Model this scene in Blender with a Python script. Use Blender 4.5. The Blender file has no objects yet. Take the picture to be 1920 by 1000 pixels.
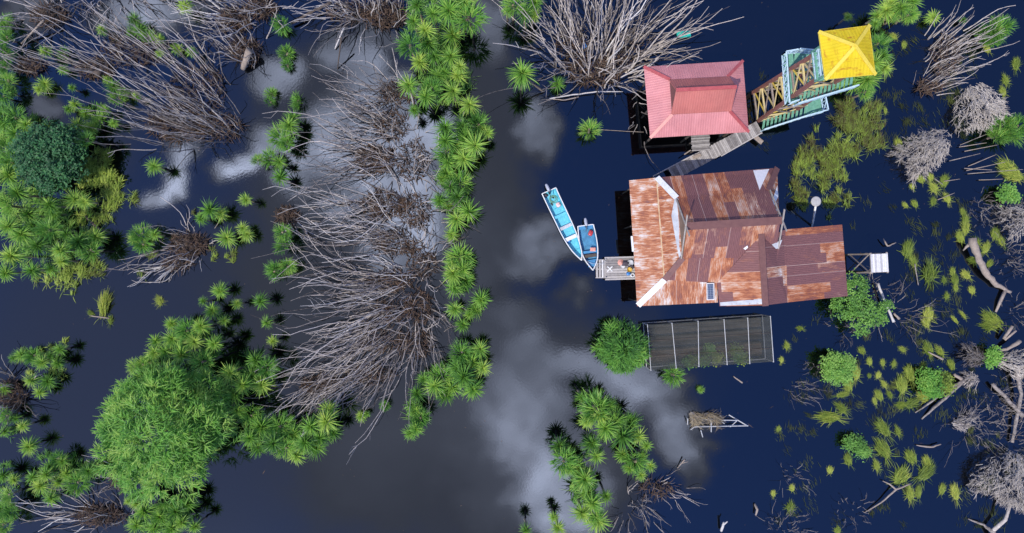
import bpy, bmesh, math, random
from mathutils import Vector, Matrix, noise as mnoise
R = math.radians
S = bpy.context.scene
COL = S.collection
rnd = random.Random(7)

# ------------------------------------------------------------------ camera
H = 65.0                      # flying height of the camera over the water, metres
PPM = 20.0                    # photo pixels per metre at the water
cam_d = bpy.data.cameras.new("camera")
cam_d.sensor_width = 36.0
cam_d.lens = 36.0 * (H * PPM) / 1920.0
cam_d.clip_end = 6000.0
cam = bpy.data.objects.new("camera", cam_d)
cam.location = (0, 0, H)
COL.objects.link(cam)
S.camera = cam
S.view_settings.view_transform = 'Standard'
S.view_settings.look = 'None'
S.view_settings.gamma = 1.0
S.view_settings.exposure = 0.0

# ------------------------------------------------------------------ sun and sky
SUN_EL, SUN_AZ = R(56), R(222)         # azimuth measured clockwise from +Y (picture up)
sd = bpy.data.lights.new("sun", 'SUN')
sd.energy = 4.2
sd.angle = R(0.53)
sd.color = (1.0, 0.95, 0.87)
sun = bpy.data.objects.new("sun", sd)
sv = Vector((math.sin(SUN_AZ) * math.cos(SUN_EL), math.cos(SUN_AZ) * math.cos(SUN_EL), math.sin(SUN_EL)))
sun.rotation_euler = sv.to_track_quat('Z', 'Y').to_euler()
sun.location = (0, 0, 120)
COL.objects.link(sun)

W = bpy.data.worlds.new("World")
S.world = W
W.use_nodes = True
nt = W.node_tree
nt.nodes.clear()
def N(tree, typ, **kw):
    n = tree.nodes.new(typ)
    for k, v in kw.items():
        setattr(n, k, v)
    return n
def L(tree, a, b):
    tree.links.new(a, b)
def MATH(tree, op, a, b=None, c=None, clamp=False):
    n = tree.nodes.new('ShaderNodeMath'); n.operation = op; n.use_clamp = clamp
    for i, v in enumerate((a, b, c)):
        if v is None: continue
        if isinstance(v, (int, float)): n.inputs[i].default_value = v
        else: tree.links.new(v, n.inputs[i])
    return n.outputs[0]
sky = N(nt, 'ShaderNodeTexSky', sky_type='NISHITA', sun_disc=False)
sky.sun_elevation = SUN_EL
sky.sun_rotation = SUN_AZ
sky.air_density = 1.3; sky.dust_density = 0.1; sky.ozone_density = 6.0
bg = N(nt, 'ShaderNodeBackground'); bg.inputs[1].default_value = 0.10
outw = N(nt, 'ShaderNodeOutputWorld')
tc = N(nt, 'ShaderNodeTexCoord')
sep = N(nt, 'ShaderNodeSeparateXYZ'); L(nt, tc.outputs['Generated'], sep.inputs[0])
zc = MATH(nt, 'MAXIMUM', sep.outputs[2], 0.04)
uu = MATH(nt, 'DIVIDE', sep.outputs[0], zc)
vv = MATH(nt, 'DIVIDE', sep.outputs[1], zc)
comb = N(nt, 'ShaderNodeCombineXYZ'); L(nt, uu, comb.inputs[0]); L(nt, vv, comb.inputs[1])
nz = N(nt, 'ShaderNodeTexNoise'); nz.inputs['Scale'].default_value = 5.0; nz.inputs['Detail'].default_value = 6.0
L(nt, comb.outputs[0], nz.inputs['Vector'])
vm = N(nt, 'ShaderNodeVectorMath', operation='SUBTRACT'); L(nt, nz.outputs['Color'], vm.inputs[0]); vm.inputs[1].default_value = (.5, .5, .5)
vs = N(nt, 'ShaderNodeVectorMath', operation='SCALE'); L(nt, vm.outputs[0], vs.inputs[0]); vs.inputs['Scale'].default_value = 0.13
va = N(nt, 'ShaderNodeVectorMath', operation='ADD'); L(nt, comb.outputs[0], va.inputs[0]); L(nt, vs.outputs[0], va.inputs[1])
nzf = N(nt, 'ShaderNodeTexNoise'); nzf.inputs['Scale'].default_value = 24.0; nzf.inputs['Detail'].default_value = 7.0; nzf.inputs['Roughness'].default_value = 0.62
L(nt, comb.outputs[0], nzf.inputs['Vector'])
vf = N(nt, 'ShaderNodeVectorMath', operation='SUBTRACT'); L(nt, nzf.outputs['Color'], vf.inputs[0]); vf.inputs[1].default_value = (.5, .5, .5)
vf2 = N(nt, 'ShaderNodeVectorMath', operation='SCALE'); L(nt, vf.outputs[0], vf2.inputs[0]); vf2.inputs['Scale'].default_value = 0.085
va0 = va
va = N(nt, 'ShaderNodeVectorMath', operation='ADD'); L(nt, va0.outputs[0], va.inputs[0]); L(nt, vf2.outputs[0], va.inputs[1])
# cumulus patches: place in the cloud deck (u, v), radii, brightness
CLOUDS = [  # photo pixel of the patch as mirrored in the water, radii, strength
 (290, 22, 120, 48, .26), (40, 15, 70, 40, .10), (95, 185, 40, 26, .10), (322, 312, 26, 46, .36), (300, 345, 40, 18, .22), (345, 280, 30, 20, .12), (446, 314, 44, 24, .38), (490, 295, 40, 24, .20), (505, 262, 44, 40, .20),
 (520, 150, 50, 40, .14), (650, 120, 60, 50, .22), (690, 60, 50, 30, .12), (720, 190, 90, 50, .20), (600, 260, 60, 60, .26), (560, 320, 40, 40, .20), (720, 290, 110, 70, .22),
 (640, 380, 60, 40, .12), (795, 395, 70, 66, .34), (790, 260, 50, 60, .22), (750, 470, 70, 40, .14), (840, 300, 30, 70, .14),
 (925, 45, 44, 70, .09), (1015, 250, 46, 62, .14), (1010, 462, 66, 60, .15), (1095, 555, 40, 24, .05), (985, 590, 60, 40, .045),
 (965, 770, 90, 100, .15), (1010, 650, 60, 30, .10), (1100, 690, 90, 30, .15), (1215, 705, 90, 45, .15), (1160, 740, 60, 40, .12), (1285, 820, 60, 80, .14), (1250, 770, 40, 30, .10),
 (1055, 925, 80, 90, .15), (1000, 880, 60, 50, .08), (1040, 985, 50, 30, .16),
 (-400, 300, 300, 400, .12), (500, -700, 500, 400, .12), (1500, 1900, 600, 400, .12), (2900, 400, 500, 700, .10), (-900, 1300, 500, 500, .12)]
VEILS = [(330, 760, 640, 480, .020), (820, 900, 300, 200, .022), (1080, 720, 240, 160, .035), (1080, 900, 140, 130, .035), (700, 560, 300, 300, .020), (900, 300, 120, 420, .032), (960, 860, 150, 200, .022), (120, 250, 150, 70, .02), (640, 250, 220, 200, .03)]
FRES = 0.104
def patches(lst):
    acc = None
    for (cx, cy, rx, ry, st) in lst:
        mp = N(nt, 'ShaderNodeMapping', vector_type='POINT')
        sx, sy = 1300.0 / rx, 1300.0 / ry
        mp.inputs['Scale'].default_value = (sx, sy, 0)
        mp.inputs['Location'].default_value = (-(cx - 960) / 1300.0 * sx, -(500 - cy) / 1300.0 * sy, 0)
        L(nt, va.outputs[0], mp.inputs['Vector'])
        ln = N(nt, 'ShaderNodeVectorMath', operation='LENGTH'); L(nt, mp.outputs[0], ln.inputs[0])
        mr = N(nt, 'ShaderNodeMapRange', interpolation_type='SMOOTHERSTEP')
        L(nt, ln.outputs['Value'], mr.inputs['Value'])
        mr.inputs['From Min'].default_value = 1.35; mr.inputs['From Max'].default_value = 0.3
        mr.inputs['To Min'].default_value = 0.0; mr.inputs['To Max'].default_value = st / FRES
        acc = mr.outputs[0] if acc is None else MATH(nt, 'ADD', acc, mr.outputs[0])
    return acc
acc = patches(CLOUDS)
nz2 = N(nt, 'ShaderNodeTexNoise'); nz2.inputs['Scale'].default_value = 13.0; nz2.inputs['Detail'].default_value = 8.0; nz2.inputs['Roughness'].default_value = 0.66
L(nt, va.outputs[0], nz2.inputs['Vector'])
mr2 = N(nt, 'ShaderNodeMapRange'); L(nt, nz2.outputs['Fac'], mr2.inputs['Value'])
mr2.inputs['From Min'].default_value = 0.3; mr2.inputs['From Max'].default_value = 0.7
mr2.inputs['To Min'].default_value = 0.18; mr2.inputs['To Max'].default_value = 1.5
cl = MATH(nt, 'ADD', MATH(nt, 'MULTIPLY', acc, mr2.outputs[0]), patches(VEILS))
above = MATH(nt, 'GREATER_THAN', sep.outputs[2], 0.04)
cl = MATH(nt, 'MULTIPLY', cl, above)
cc = N(nt, 'ShaderNodeVectorMath', operation='SCALE'); cc.inputs[0].default_value = (14.0, 13.3, 15.4)
L(nt, cl, cc.inputs['Scale'])
veil = MATH(nt, 'MINIMUM', MATH(nt, 'MULTIPLY', cl, FRES * 28.0), 0.93)
clear = MATH(nt, 'SUBTRACT', 1.0, veil)
skt = N(nt, 'ShaderNodeVectorMath', operation='MULTIPLY'); L(nt, sky.outputs[0], skt.inputs[0]); skt.inputs[1].default_value = (1.2, 1.32, 1.95)   # a deeper tropical blue
skc = N(nt, 'ShaderNodeVectorMath', operation='SCALE'); L(nt, skt.outputs[0], skc.inputs[0]); L(nt, clear, skc.inputs['Scale'])   # cloud hides the blue behind it
addc = N(nt, 'ShaderNodeVectorMath', operation='ADD'); L(nt, skc.outputs[0], addc.inputs[0]); L(nt, cc.outputs[0], addc.inputs[1])
L(nt, addc.outputs[0], bg.inputs[0]); L(nt, bg.outputs[0], outw.inputs[0])

# ------------------------------------------------------------------ helpers
def P(px, py, z=0.0):
    """metre position of something at height z that the photo shows at pixel (px, py)"""
    k = (H - z) / (H * PPM)
    return Vector(((px - 960) * k, (500 - py) * k, z))

def tag(o, label=None, cat=None, group=None, kind=None):
    if label: o["label"] = label
    if cat: o["category"] = cat
    if group: o["group"] = group
    if kind: o["kind"] = kind
    return o
def empty(name, loc, label=None, cat=None, group=None):
    o = bpy.data.objects.new(name, None)
    o.empty_display_size = 0.3
    o.location = loc
    COL.objects.link(o)
    return tag(o, label, cat, group)

class MB:
    """collects vertices and faces, then links them as one mesh object"""
    def __init__(s):
        s.v = []; s.f = []; s.t = []; s.uv = {}; s.m = []
    def add(s, verts, faces, tint=0.5, mat=0):
        b = len(s.v)
        s.v.extend(tuple(x) for x in verts)
        s.f.extend(tuple(b + i for i in f) for f in faces)
        s.t.extend([tint] * len(verts))
        s.m.extend([mat] * len(faces))
        return b
    def box(s, c, half, rot=None, tint=0.5, mat=0):
        c = Vector(c); hx, hy, hz = half
        vs = [Vector((x, y, z)) for z in (-hz, hz) for y in (-hy, hy) for x in (-hx, hx)]
        if rot is not None: vs = [rot @ q for q in vs]
        s.add([c + q for q in vs], [(0, 2, 3, 1), (4, 5, 7, 6), (0, 1, 5, 4), (2, 6, 7, 3), (0, 4, 6, 2), (1, 3, 7, 5)], tint, mat)
    def beam(s, p, q, w, h, tint=0.5, mat=0, up=(0, 0, 1)):
        p, q = Vector(p), Vector(q)
        d = (q - p); ln = d.length
        if ln < 1e-6: return
        d.normalize(); up = Vector(up)
        if abs(d.dot(up)) > 0.98: up = Vector((1, 0, 0))
        sx = d.cross(up).normalized(); uz = sx.cross(d)
        m = Matrix((sx, d, uz)).transposed()
        s.box((p + q) / 2, (w / 2, ln / 2, h / 2), m, tint, mat)
    def tube(s, pts, radii, n=6, tint=0.5, mat=0, cap=True):
        pts = [Vector(p) for p in pts]
        vs = []; fs = []
        prev = None
        for i, p in enumerate(pts):
            d = pts[min(i + 1, len(pts) - 1)] - pts[max(i - 1, 0)]
            if d.length < 1e-9: d = Vector((0, 0, 1))
            d.normalize()
            a = Vector((0, 0, 1)) if abs(d.z) < 0.9 else Vector((1, 0, 0))
            if prev is not None: a = prev
            x = d.cross(a)
            if x.length < 1e-6: x = d.orthogonal()
            x.normalize(); y = d.cross(x); prev = -y if False else x.cross(d)
            for k in range(n):
                an = 2 * math.pi * k / n
                vs.append(p + (x * math.cos(an) + y * math.sin(an)) * radii[i])
        for i in range(len(pts) - 1):
            for k in range(n):
                fs.append((i * n + k, i * n + (k + 1) % n, (i + 1) * n + (k + 1) % n, (i + 1) * n + k))
        if cap:
            fs.append(tuple(range(n - 1, -1, -1)))
            fs.append(tuple((len(pts) - 1) * n + k for k in range(n)))
        s.add(vs, fs, tint, mat)
    def slab(s, poly, th=0.05, uvdir=None, tint=0.5, mat=0):
        """a roof sheet: polygon with thickness below it; uv in metres, u along uvdir"""
        poly = [Vector(p) for p in poly]
        nrm = Vector((0, 0, 0))
        for i in range(1, len(poly) - 1):
            nrm += (poly[i] - poly[0]).cross(poly[i + 1] - poly[0])
        nrm.normalize()
        if nrm.z < 0:
            poly.reverse(); nrm = -nrm
        n = len(poly)
        u = Vector(uvdir) if uvdir is not None else poly[1] - poly[0]
        u = (u - nrm * u.dot(nrm)).normalized(); v = nrm.cross(u)
        low = [p - nrm * th for p in poly]
        b = len(s.v); f0 = len(s.f)
        s.add(poly + low, [tuple(range(n)), tuple(range(2 * n - 1, n - 1, -1))] + [(i, i + n, (i + 1) % n + n, (i + 1) % n) for i in range(n)], tint, mat)
        for i, p in enumerate(poly + low):
            s.uv[b + i] = (p.dot(u), p.dot(v))
    def build(s, name, mat, parent=None, smooth=False, origin=None):
        me = bpy.data.meshes.new(name)
        vs = s.v
        off = Vector((0, 0, 0))
        if parent is not None: off = parent_world(parent)
        elif origin is not None: off = Vector(origin)
        if off.length > 0: vs = [(x - off.x, y - off.y, z - off.z) for x, y, z in s.v]
        me.from_pydata(vs, [], s.f)
        mats = mat if isinstance(mat, (list, tuple)) else [mat]
        for m in mats: me.materials.append(m)
        if len(mats) > 1: me.polygons.foreach_set('material_index', s.m)
        a = me.attributes.new('tint', 'FLOAT', 'POINT')
        a.data.foreach_set('value', s.t)
        if s.uv:
            ul = me.uv_layers.new(name='uv')
            for lp in me.loops:
                ul.data[lp.index].uv = s.uv.get(lp.vertex_index, (0, 0))
        if smooth: me.polygons.foreach_set('use_smooth', [True] * len(me.polygons))
        me.update()
        o = bpy.data.objects.new(name, me)
        COL.objects.link(o)
        if parent is not None: o.parent = parent
        elif origin is not None: o.location = origin
        return o
def parent_world(o):
    v = Vector((0, 0, 0))
    while o is not None:
        v = v + Vector(o.location); o = o.parent
    return v
def copy_tree(o, parent=None):
    c = o.copy(); COL.objects.link(c); c.parent = parent
    for ch in list(o.children): copy_tree(ch, c)
    return c

# ------------------------------------------------------------------ materials
MATS = {}
def new_mat(name):
    m = bpy.data.materials.new(name); m.use_nodes = True
    t = m.node_tree; t.nodes.clear()
    o = N(t, 'ShaderNodeOutputMaterial'); b = N(t, 'ShaderNodeBsdfPrincipled')
    L(t, b.outputs[0], o.inputs[0])
    MATS[name] = m
    return m, t, b, o
def ramp(t, src, stops, interp='LINEAR'):
    r = N(t, 'ShaderNodeValToRGB'); r.color_ramp.interpolation = interp
    e = r.color_ramp.elements
    while len(e) < len(stops): e.new(0.5)
    for i, (p, c) in enumerate(stops):
        e[i].position = p; e[i].color = (c[0], c[1], c[2], 1)
    L(t, src, r.inputs[0]); return r.outputs[0]
def noise(t, vec, scale, detail=4, rough=0.55, sc3=None):
    if sc3:
        mp = N(t, 'ShaderNodeMapping'); mp.inputs['Scale'].default_value = sc3; L(t, vec, mp.inputs[0]); vec = mp.outputs[0]
    n = N(t, 'ShaderNodeTexNoise'); n.inputs['Scale'].default_value = scale; n.inputs['Detail'].default_value = detail; n.inputs['Roughness'].default_value = rough
    L(t, vec, n.inputs['Vector']); return n.outputs['Fac']
def mix(t, f, a, b, mode='MIX'):
    m = N(t, 'ShaderNodeMix', data_type='RGBA', blend_type=mode)
    for i, v in ((0, f), (6, a), (7, b)):
        if isinstance(v, (int, float)): m.inputs[i].default_value = v
        elif isinstance(v, tuple): m.inputs[i].default_value = (v[0], v[1], v[2], 1)
        else: L(t, v, m.inputs[i])
    return m.outputs[2]
def bump(t, b, h, strength, dist):
    n = N(t, 'ShaderNodeBump'); n.inputs['Strength'].default_value = strength; n.inputs['Distance'].default_value = dist
    L(t, h, n.inputs['Height']); L(t, n.outputs[0], b.inputs['Normal'])

def paint(name, col, col2=None, rough=0.55, scale=3.0, stain=None, stain_amt=0.62):
    m, t, b, o = new_mat(name)
    g = N(t, 'ShaderNodeTexCoord').outputs['Object']
    f = noise(t, g, scale, 5)
    c = ramp(t, f, [(0.3, col2 or tuple(x * .8 for x in col)), (0.7, col)])
    if stain:
        f2 = noise(t, g, scale * 2.3, 6, .65)
        r = N(t, 'ShaderNodeMapRange'); L(t, f2, r.inputs[0]); r.inputs[1].default_value = stain_amt; r.inputs[2].default_value = stain_amt + .12
        c = mix(t, r.outputs[0], c, stain)
    L(t, c, b.inputs['Base Color']); b.inputs['Roughness'].default_value = rough
    return m
def wood(name, c1, c2, rough=0.85):
    m, t, b, o = new_mat(name)
    g = N(t, 'ShaderNodeTexCoord').outputs['Object']
    at = N(t, 'ShaderNodeAttribute', attribute_name='tint')
    f = noise(t, g, 4.0, 6, .65)
    f2 = MATH(t, 'ADD', MATH(t, 'MULTIPLY', f, 0.6), MATH(t, 'MULTIPLY', at.outputs['Fac'], 0.5))
    c = ramp(t, f2, [(0.3, c1), (0.8, c2)])
    L(t, c, b.inputs['Base Color']); b.inputs['Roughness'].default_value = rough
    bump(t, b, noise(t, g, 25, 3), 0.3, 0.01)
    return m
def leaf(name, dark, mid, light, trans=0.3, rough=0.5):
    m, t, b, o = new_mat(name)
    at = N(t, 'ShaderNodeAttribute', attribute_name='tint')
    oi = N(t, 'ShaderNodeObjectInfo')
    f = MATH(t, 'ADD', at.outputs['Fac'], MATH(t, 'MULTIPLY', MATH(t, 'SUBTRACT', oi.outputs['Random'], 0.5), 0.60))
    c = ramp(t, f, [(0.0, dark), (0.5, mid), (1.0, light)])
    L(t, c, b.inputs['Base Color']); b.inputs['Roughness'].default_value = rough
    b.inputs['Specular IOR Level'].default_value = 0.35
    tr = N(t, 'ShaderNodeBsdfTranslucent'); L(t, c, tr.inputs[0])
    mx = N(t, 'ShaderNodeMixShader'); mx.inputs[0].default_value = trans
    L(t, b.outputs[0], mx.inputs[1]); L(t, tr.outputs[0], mx.inputs[2]); L(t, mx.outputs[0], o.inputs[0])
    return m

# water: black tannin-stained swamp water, mirror-like with a fine wind ripple
mw, t, b, o = new_mat('swamp_water')
g = N(t, 'ShaderNodeTexCoord').outputs['Object']
b.inputs['Base Color'].default_value = (0.0006, 0.0007, 0.0012, 1)
b.inputs['Roughness'].default_value = 0.03
b.inputs['IOR'].default_value = 1.95
b.inputs['Specular Tint'].default_value = (.72, .86, 1, 1)
rip = noise(t, g, 4.5, 3, .6)
big = noise(t, g, 0.05, 2)
st = N(t, 'ShaderNodeMapRange'); L(t, big, st.inputs[0]); st.inputs[1].default_value = .35; st.inputs[2].default_value = .7; st.inputs[3].default_value = .15; st.inputs[4].default_value = 1.0
hgt = MATH(t, 'MULTIPLY', rip, st.outputs[0])
bump(t, b, hgt, 0.3, 0.0045)

leaf('pandanus_leaf', (.05, .15, .03), (.21, .44, .065), (.48, .62, .12), .35, .42)
leaf('reed_leaf', (.05, .16, .03), (.17, .41, .06), (.38, .55, .11), .35, .42)
leaf('tussock_blade', (.07, .12, .025), (.26, .36, .05), (.55, .58, .12), .35)
leaf('drowned_grass', (.012, .016, .006), (.035, .048, .012), (.09, .11, .025), .2)
leaf('mat_grass', (.10, .09, .03), (.29, .42, .06), (.60, .68, .14), .35)
leaf('lime_leaf', (.05, .15, .03), (.19, .41, .07), (.42, .62, .14), .35)
leaf('broad_leaf', (.05, .16, .03), (.14, .36, .05), (.30, .52, .09), .35)
leaf('dark_broad_leaf', (.02, .08, .03), (.055, .19, .06), (.16, .33, .09), .3)
leaf('dry_blade', (.07, .05, .03), (.21, .155, .09), (.40, .33, .22), .2, .8)
wood('dead_bark', (.05, .036, .029), (.62, .55, .49))
wood('pale_deadwood', (.28, .25, .23), (.66, .63, .60))
wood('twig_grey', (.13, .105, .09), (.58, .52, .45))
wood('brown_litter', (.022, .015, .010), (.16, .10, .065))
wood('pandanus_trunk', (.12, .09, .06), (.34, .27, .19))
wood('plank_grey', (.17, .155, .15), (.46, .43, .41))
wood('pale_plank', (.40, .39, .39), (.72, .70, .69))
wood('dark_timber', (.04, .03, .025), (.13, .10, .08))
wood('log_wood', (.13, .10, .08), (.40, .33, .27))

def rust_sheet(name, sheet_w=0.85, sheet_l=2.6, bias=0.5, seed=0.0, vary=.11, wh=.0):
    m, t, b, o = new_mat(name)
    uv = N(t, 'ShaderNodeUVMap', uv_map='uv').outputs[0]
    sp = N(t, 'ShaderNodeSeparateXYZ'); L(t, uv, sp.inputs[0])
    iu = MATH(t, 'FLOOR', MATH(t, 'DIVIDE', sp.outputs[0], sheet_w))
    wn0 = N(t, 'ShaderNodeTexWhiteNoise', noise_dimensions='1D'); L(t, iu, wn0.inputs['W'])
    iv = MATH(t, 'FLOOR', MATH(t, 'ADD', MATH(t, 'DIVIDE', sp.outputs[1], sheet_l), MATH(t, 'MULTIPLY', wn0.outputs[0], 0.35)))
    cb = N(t, 'ShaderNodeCombineXYZ'); L(t, iu, cb.inputs[0]); L(t, iv, cb.inputs[1]); cb.inputs[2].default_value = seed
    wn = N(t, 'ShaderNodeTexWhiteNoise', noise_dimensions='3D'); L(t, cb.outputs[0], wn.inputs['Vector'])
    rv = wn.outputs['Value']
    # streaks run down the slope
    st1 = noise(t, uv, 1.0, 6, .62, (3.2, 0.75, 1))
    st2 = noise(t, uv, 1.0, 7, .72, (13.0, 1.6, 1))
    st3 = noise(t, uv, 0.33, 4, .6)
    sc3 = N(t, 'ShaderNodeSeparateColor'); L(t, wn.outputs['Color'], sc3.inputs[0])
    s = MATH(t, 'ADD', MATH(t, 'MULTIPLY', st1, .36), MATH(t, 'ADD', MATH(t, 'MULTIPLY', st2, .29), MATH(t, 'MULTIPLY', st3, .35)))
    s = MATH(t, 'ADD', s, MATH(t, 'MULTIPLY', MATH(t, 'SUBTRACT', sc3.outputs[1], .5), vary))
    maroon = ramp(t, st2, [(.3, (.135, .056, .055)), (.7, (.215, .090, .084))])
    worn = ramp(t, s, [(.38, (.17, .062, .052)), (.45, (.28, .085, .035)), (.50, (.42, .16, .07)), (.54 + wh * .7, (.50, .34, .26)), (.60 + wh, (.62, .59, .58))])
    thr = MATH(t, 'MULTIPLY', MATH(t, 'ADD', MATH(t, 'SUBTRACT', rv, bias), MATH(t, 'MULTIPLY', MATH(t, 'SUBTRACT', s, .49), .55)), 14.0, clamp=True) if bias > 0 else MATH(t, 'ADD', 1.0, 0.0)
    # faint rust even on the painted sheets
    sm = N(t, 'ShaderNodeMapRange'); L(t, s, sm.inputs[0]); sm.inputs[1].default_value = .54; sm.inputs[2].default_value = .66
    mar2 = mix(t, MATH(t, 'MULTIPLY', sm.outputs[0], .55), maroon, (.34, .13, .06))
    c = mix(t, thr, mar2, worn)
    # pale lap edges along the sheets, on some of them
    fu = MATH(t, 'FRACT', MATH(t, 'DIVIDE', sp.outputs[0], sheet_w))
    lap = MATH(t, 'LESS_THAN', fu, 0.04)
    lapn = MATH(t, 'MULTIPLY', lap, MATH(t, 'GREATER_THAN', wn0.outputs[0], .58))
    c = mix(t, MATH(t, 'MULTIPLY', lapn, .65), c, (.55, .42, .36))
    L(t, c, b.inputs['Base Color']); b.inputs['Roughness'].default_value = .62
    w = MATH(t, 'SINE', MATH(t, 'MULTIPLY', sp.outputs[0], 2 * math.pi / .15))
    bump(t, b, w, .5, .018)
    return m
rust_sheet('rusty_sheet_steep', .95, 5.2, .58, 1.0, .05, .07)
rust_sheet('rusty_sheet_worn', .95, 2.4, .0, 4.0, .05)
rust_sheet('rusty_sheet_wing', .85, 3.6, .55, 7.0, .06, .05)
def metal_sheet(name, c1, c2, pitch=.19, rough=.42, stain=None, groove=.3):
    m, t, b, o = new_mat(name)
    uv = N(t, 'ShaderNodeUVMap', uv_map='uv').outputs[0]
    sp = N(t, 'ShaderNodeSeparateXYZ'); L(t, uv, sp.inputs[0])
    f = noise(t, uv, 1.0, 5, .6, (1.6, .4, 1))
    c = ramp(t, f, [(.3, c1), (.7, c2)])
    fade = ramp(t, noise(t, uv, .45, 5, .65), [(.3, (.80, .80, .82)), (.7, (1.08, 1.08, 1.08))])
    c = mix(t, 1.0, c, fade, 'MULTIPLY')
    w = MATH(t, 'SINE', MATH(t, 'MULTIPLY', sp.outputs[0], 2 * math.pi / pitch))
    gro = MATH(t, 'LESS_THAN', w, -.80)
    c = mix(t, MATH(t, 'MULTIPLY', gro, groove), c, tuple(x * .55 for x in c1))
    if stain:
        f2 = noise(t, uv, 1.0, 6, .7, (.9, 3.0, 1))
        r = N(t, 'ShaderNodeMapRange'); L(t, f2, r.inputs[0]); r.inputs[1].default_value = .54; r.inputs[2].default_value = .66
        c = mix(t, r.outputs[0], c, stain)
    L(t, c, b.inputs['Base Color']); b.inputs['Roughness'].default_value = rough
    bump(t, b, w, .4, .015)
    b.inputs['Specular IOR Level'].default_value = .5 if rough < .6 else .15
    return m
metal_sheet('pink_sheet', (.54, .20, .195), (.61, .25, .245), .21, .42, None, .2)
metal_sheet('red_sheet', (.46, .135, .11), (.52, .17, .135), .21, .5, None, .15)
metal_sheet('yellow_sheet', (.62, .45, .012), (.68, .52, .03), .24, .75, (.42, .19, .02), .04)
paint('pink_cap', (.46, .10, .10), (.36, .07, .07), .4)
paint('yellow_cap', (.70, .55, .08), (.66, .50, .04), .75)
paint('maroon_cap', (.17, .075, .065), (.13, .055, .05), .6)
paint('zinc', (.55, .57, .60), (.36, .37, .40), .45, 1.5, (.33, .18, .10), .60)
paint('white_paint', (.78, .78, .78), (.62, .62, .60), .5, 4)
paint('tan_flashing', (.62, .52, .35), (.45, .25, .12), .6, 2)
paint('pale_blue_paint', (.52, .68, .76), (.40, .55, .62), .55, 4)
paint('green_paint', (.17, .40, .28), (.10, .27, .18), .6, 4)
paint('cream_paint', (.66, .52, .20), (.48, .40, .24), .6, 3)
paint('yellow_paint', (.74, .55, .08), (.6, .44, .08), .6, 3)
paint('brick_paint', (.30, .12, .09), (.20, .085, .07), .65, 3)
paint('timber_wall', (.24, .16, .11), (.15, .10, .07), .8, 2)
paint('dark_floor', (.06, .05, .045), (.03, .025, .02), .8, 2)
paint('turquoise_paint', (.10, .50, .58), (.07, .40, .48), .4, 3)
paint('boat_floor', (.13, .55, .68), (.09, .42, .52), .5, 4, (.06, .26, .30), .62)
paint('blue_paint', (.06, .27, .50), (.04, .19, .38), .45, 3)
paint('blue_floor', (.07, .28, .48), (.03, .14, .26), .5, 2.5)
paint('motor_cowl', (.42, .44, .50), (.34, .36, .42), .3)
paint('black_plastic', (.02, .02, .022), None, .5)
paint('red_plastic', (.55, .05, .06), None, .4)
paint('salmon_plastic', (.72, .36, .28), (.62, .26, .2), .5)
paint('pink_tin', (.78, .40, .38), (.7, .62, .6), .5, 12)
paint('teal_plastic', (.03, .50, .40), (.02, .42, .34), .4)
paint('blue_plastic', (.06, .25, .60), None, .4)
paint('yellow_plastic', (.66, .44, .07), None, .5)
paint('white_plastic', (.8, .8, .8), (.7, .7, .7), .4)
paint('grey_cloth', (.10, .08, .10), (.05, .04, .05), .9)
paint('pvc_white', (.50, .51, .52), (.36, .36, .36), .5)
paint('concrete_grey', (.45, .44, .43), (.34, .33, .32), .8, 5)
# shade net: a woven mesh, half open
m, t, b, o = new_mat('shade_net')
g = N(t, 'ShaderNodeTexCoord').outputs['Object']
L(t, ramp(t, noise(t, g, 1.0, 5, .6, (.35, 2.5, 1)), [(.3, (.028, .034, .032)), (.7, (.062, .069, .065))]), b.inputs['Base Color']); b.inputs['Roughness'].default_value = .8
tr = N(t, 'ShaderNodeBsdfTransparent'); mx = N(t, 'ShaderNodeMixShader'); mx.inputs[0].default_value = .56
L(t, tr.outputs[0], mx.inputs[1]); L(t, b.outputs[0], mx.inputs[2]); L(t, mx.outputs[0], o.inputs[0])
# solar panel: dark cells with a pale grid
m, t, b, o = new_mat('solar_cells')
uv = N(t, 'ShaderNodeUVMap', uv_map='uv').outputs[0]
br = N(t, 'ShaderNodeTexBrick'); br.offset = 0; L(t, uv, br.inputs[0])
br.inputs['Color1'].default_value = (.03, .05, .10, 1); br.inputs['Color2'].default_value = (.035, .06, .12, 1); br.inputs['Mortar'].default_value = (.35, .4, .48, 1)
br.inputs['Scale'].default_value = 1; br.inputs['Brick Width'].default_value = .16; br.inputs['Row Height'].default_value = .16; br.inputs['Mortar Size'].default_value = .008
L(t, br.outputs[0], b.inputs['Base Color']); b.inputs['Roughness'].default_value = .2
M = MATS

# ------------------------------------------------------------------ the water
mb = MB(); mb.add([(-2500, -2500, 0), (2500, -2500, 0), (2500, 2500, 0), (-2500, 2500, 0)], [(0, 1, 2, 3)])
tag(mb.build('water', M['swamp_water']), kind='structure')

def inset(poly, d):
    c = sum(poly, Vector()) / len(poly)
    return [p + (c - p).normalized() * d for p in poly]
def at_z(p, z): return Vector((p.x, p.y, z))
def caps(name, a, b, w, th, mat, parent, lift=.05, over=0.0):
    a, b = Vector(a), Vector(b); d = (b - a).normalized()
    m = MB(); m.beam(a - d * over + Vector((0, 0, lift)), b + d * over + Vector((0, 0, lift)), w, th)
    return m.build(name, mat, parent)
def wall_ring(m, corners, z0, z1, th=.12):
    for i in range(len(corners)):
        a, b = corners[i], corners[(i + 1) % len(corners)]
        d = (b - a).normalized() * th / 2
        m.beam(at_z(a - d, (z0 + z1) / 2), at_z(b - d * 1.02, (z0 + z1) / 2), th, z1 - z0)

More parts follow.
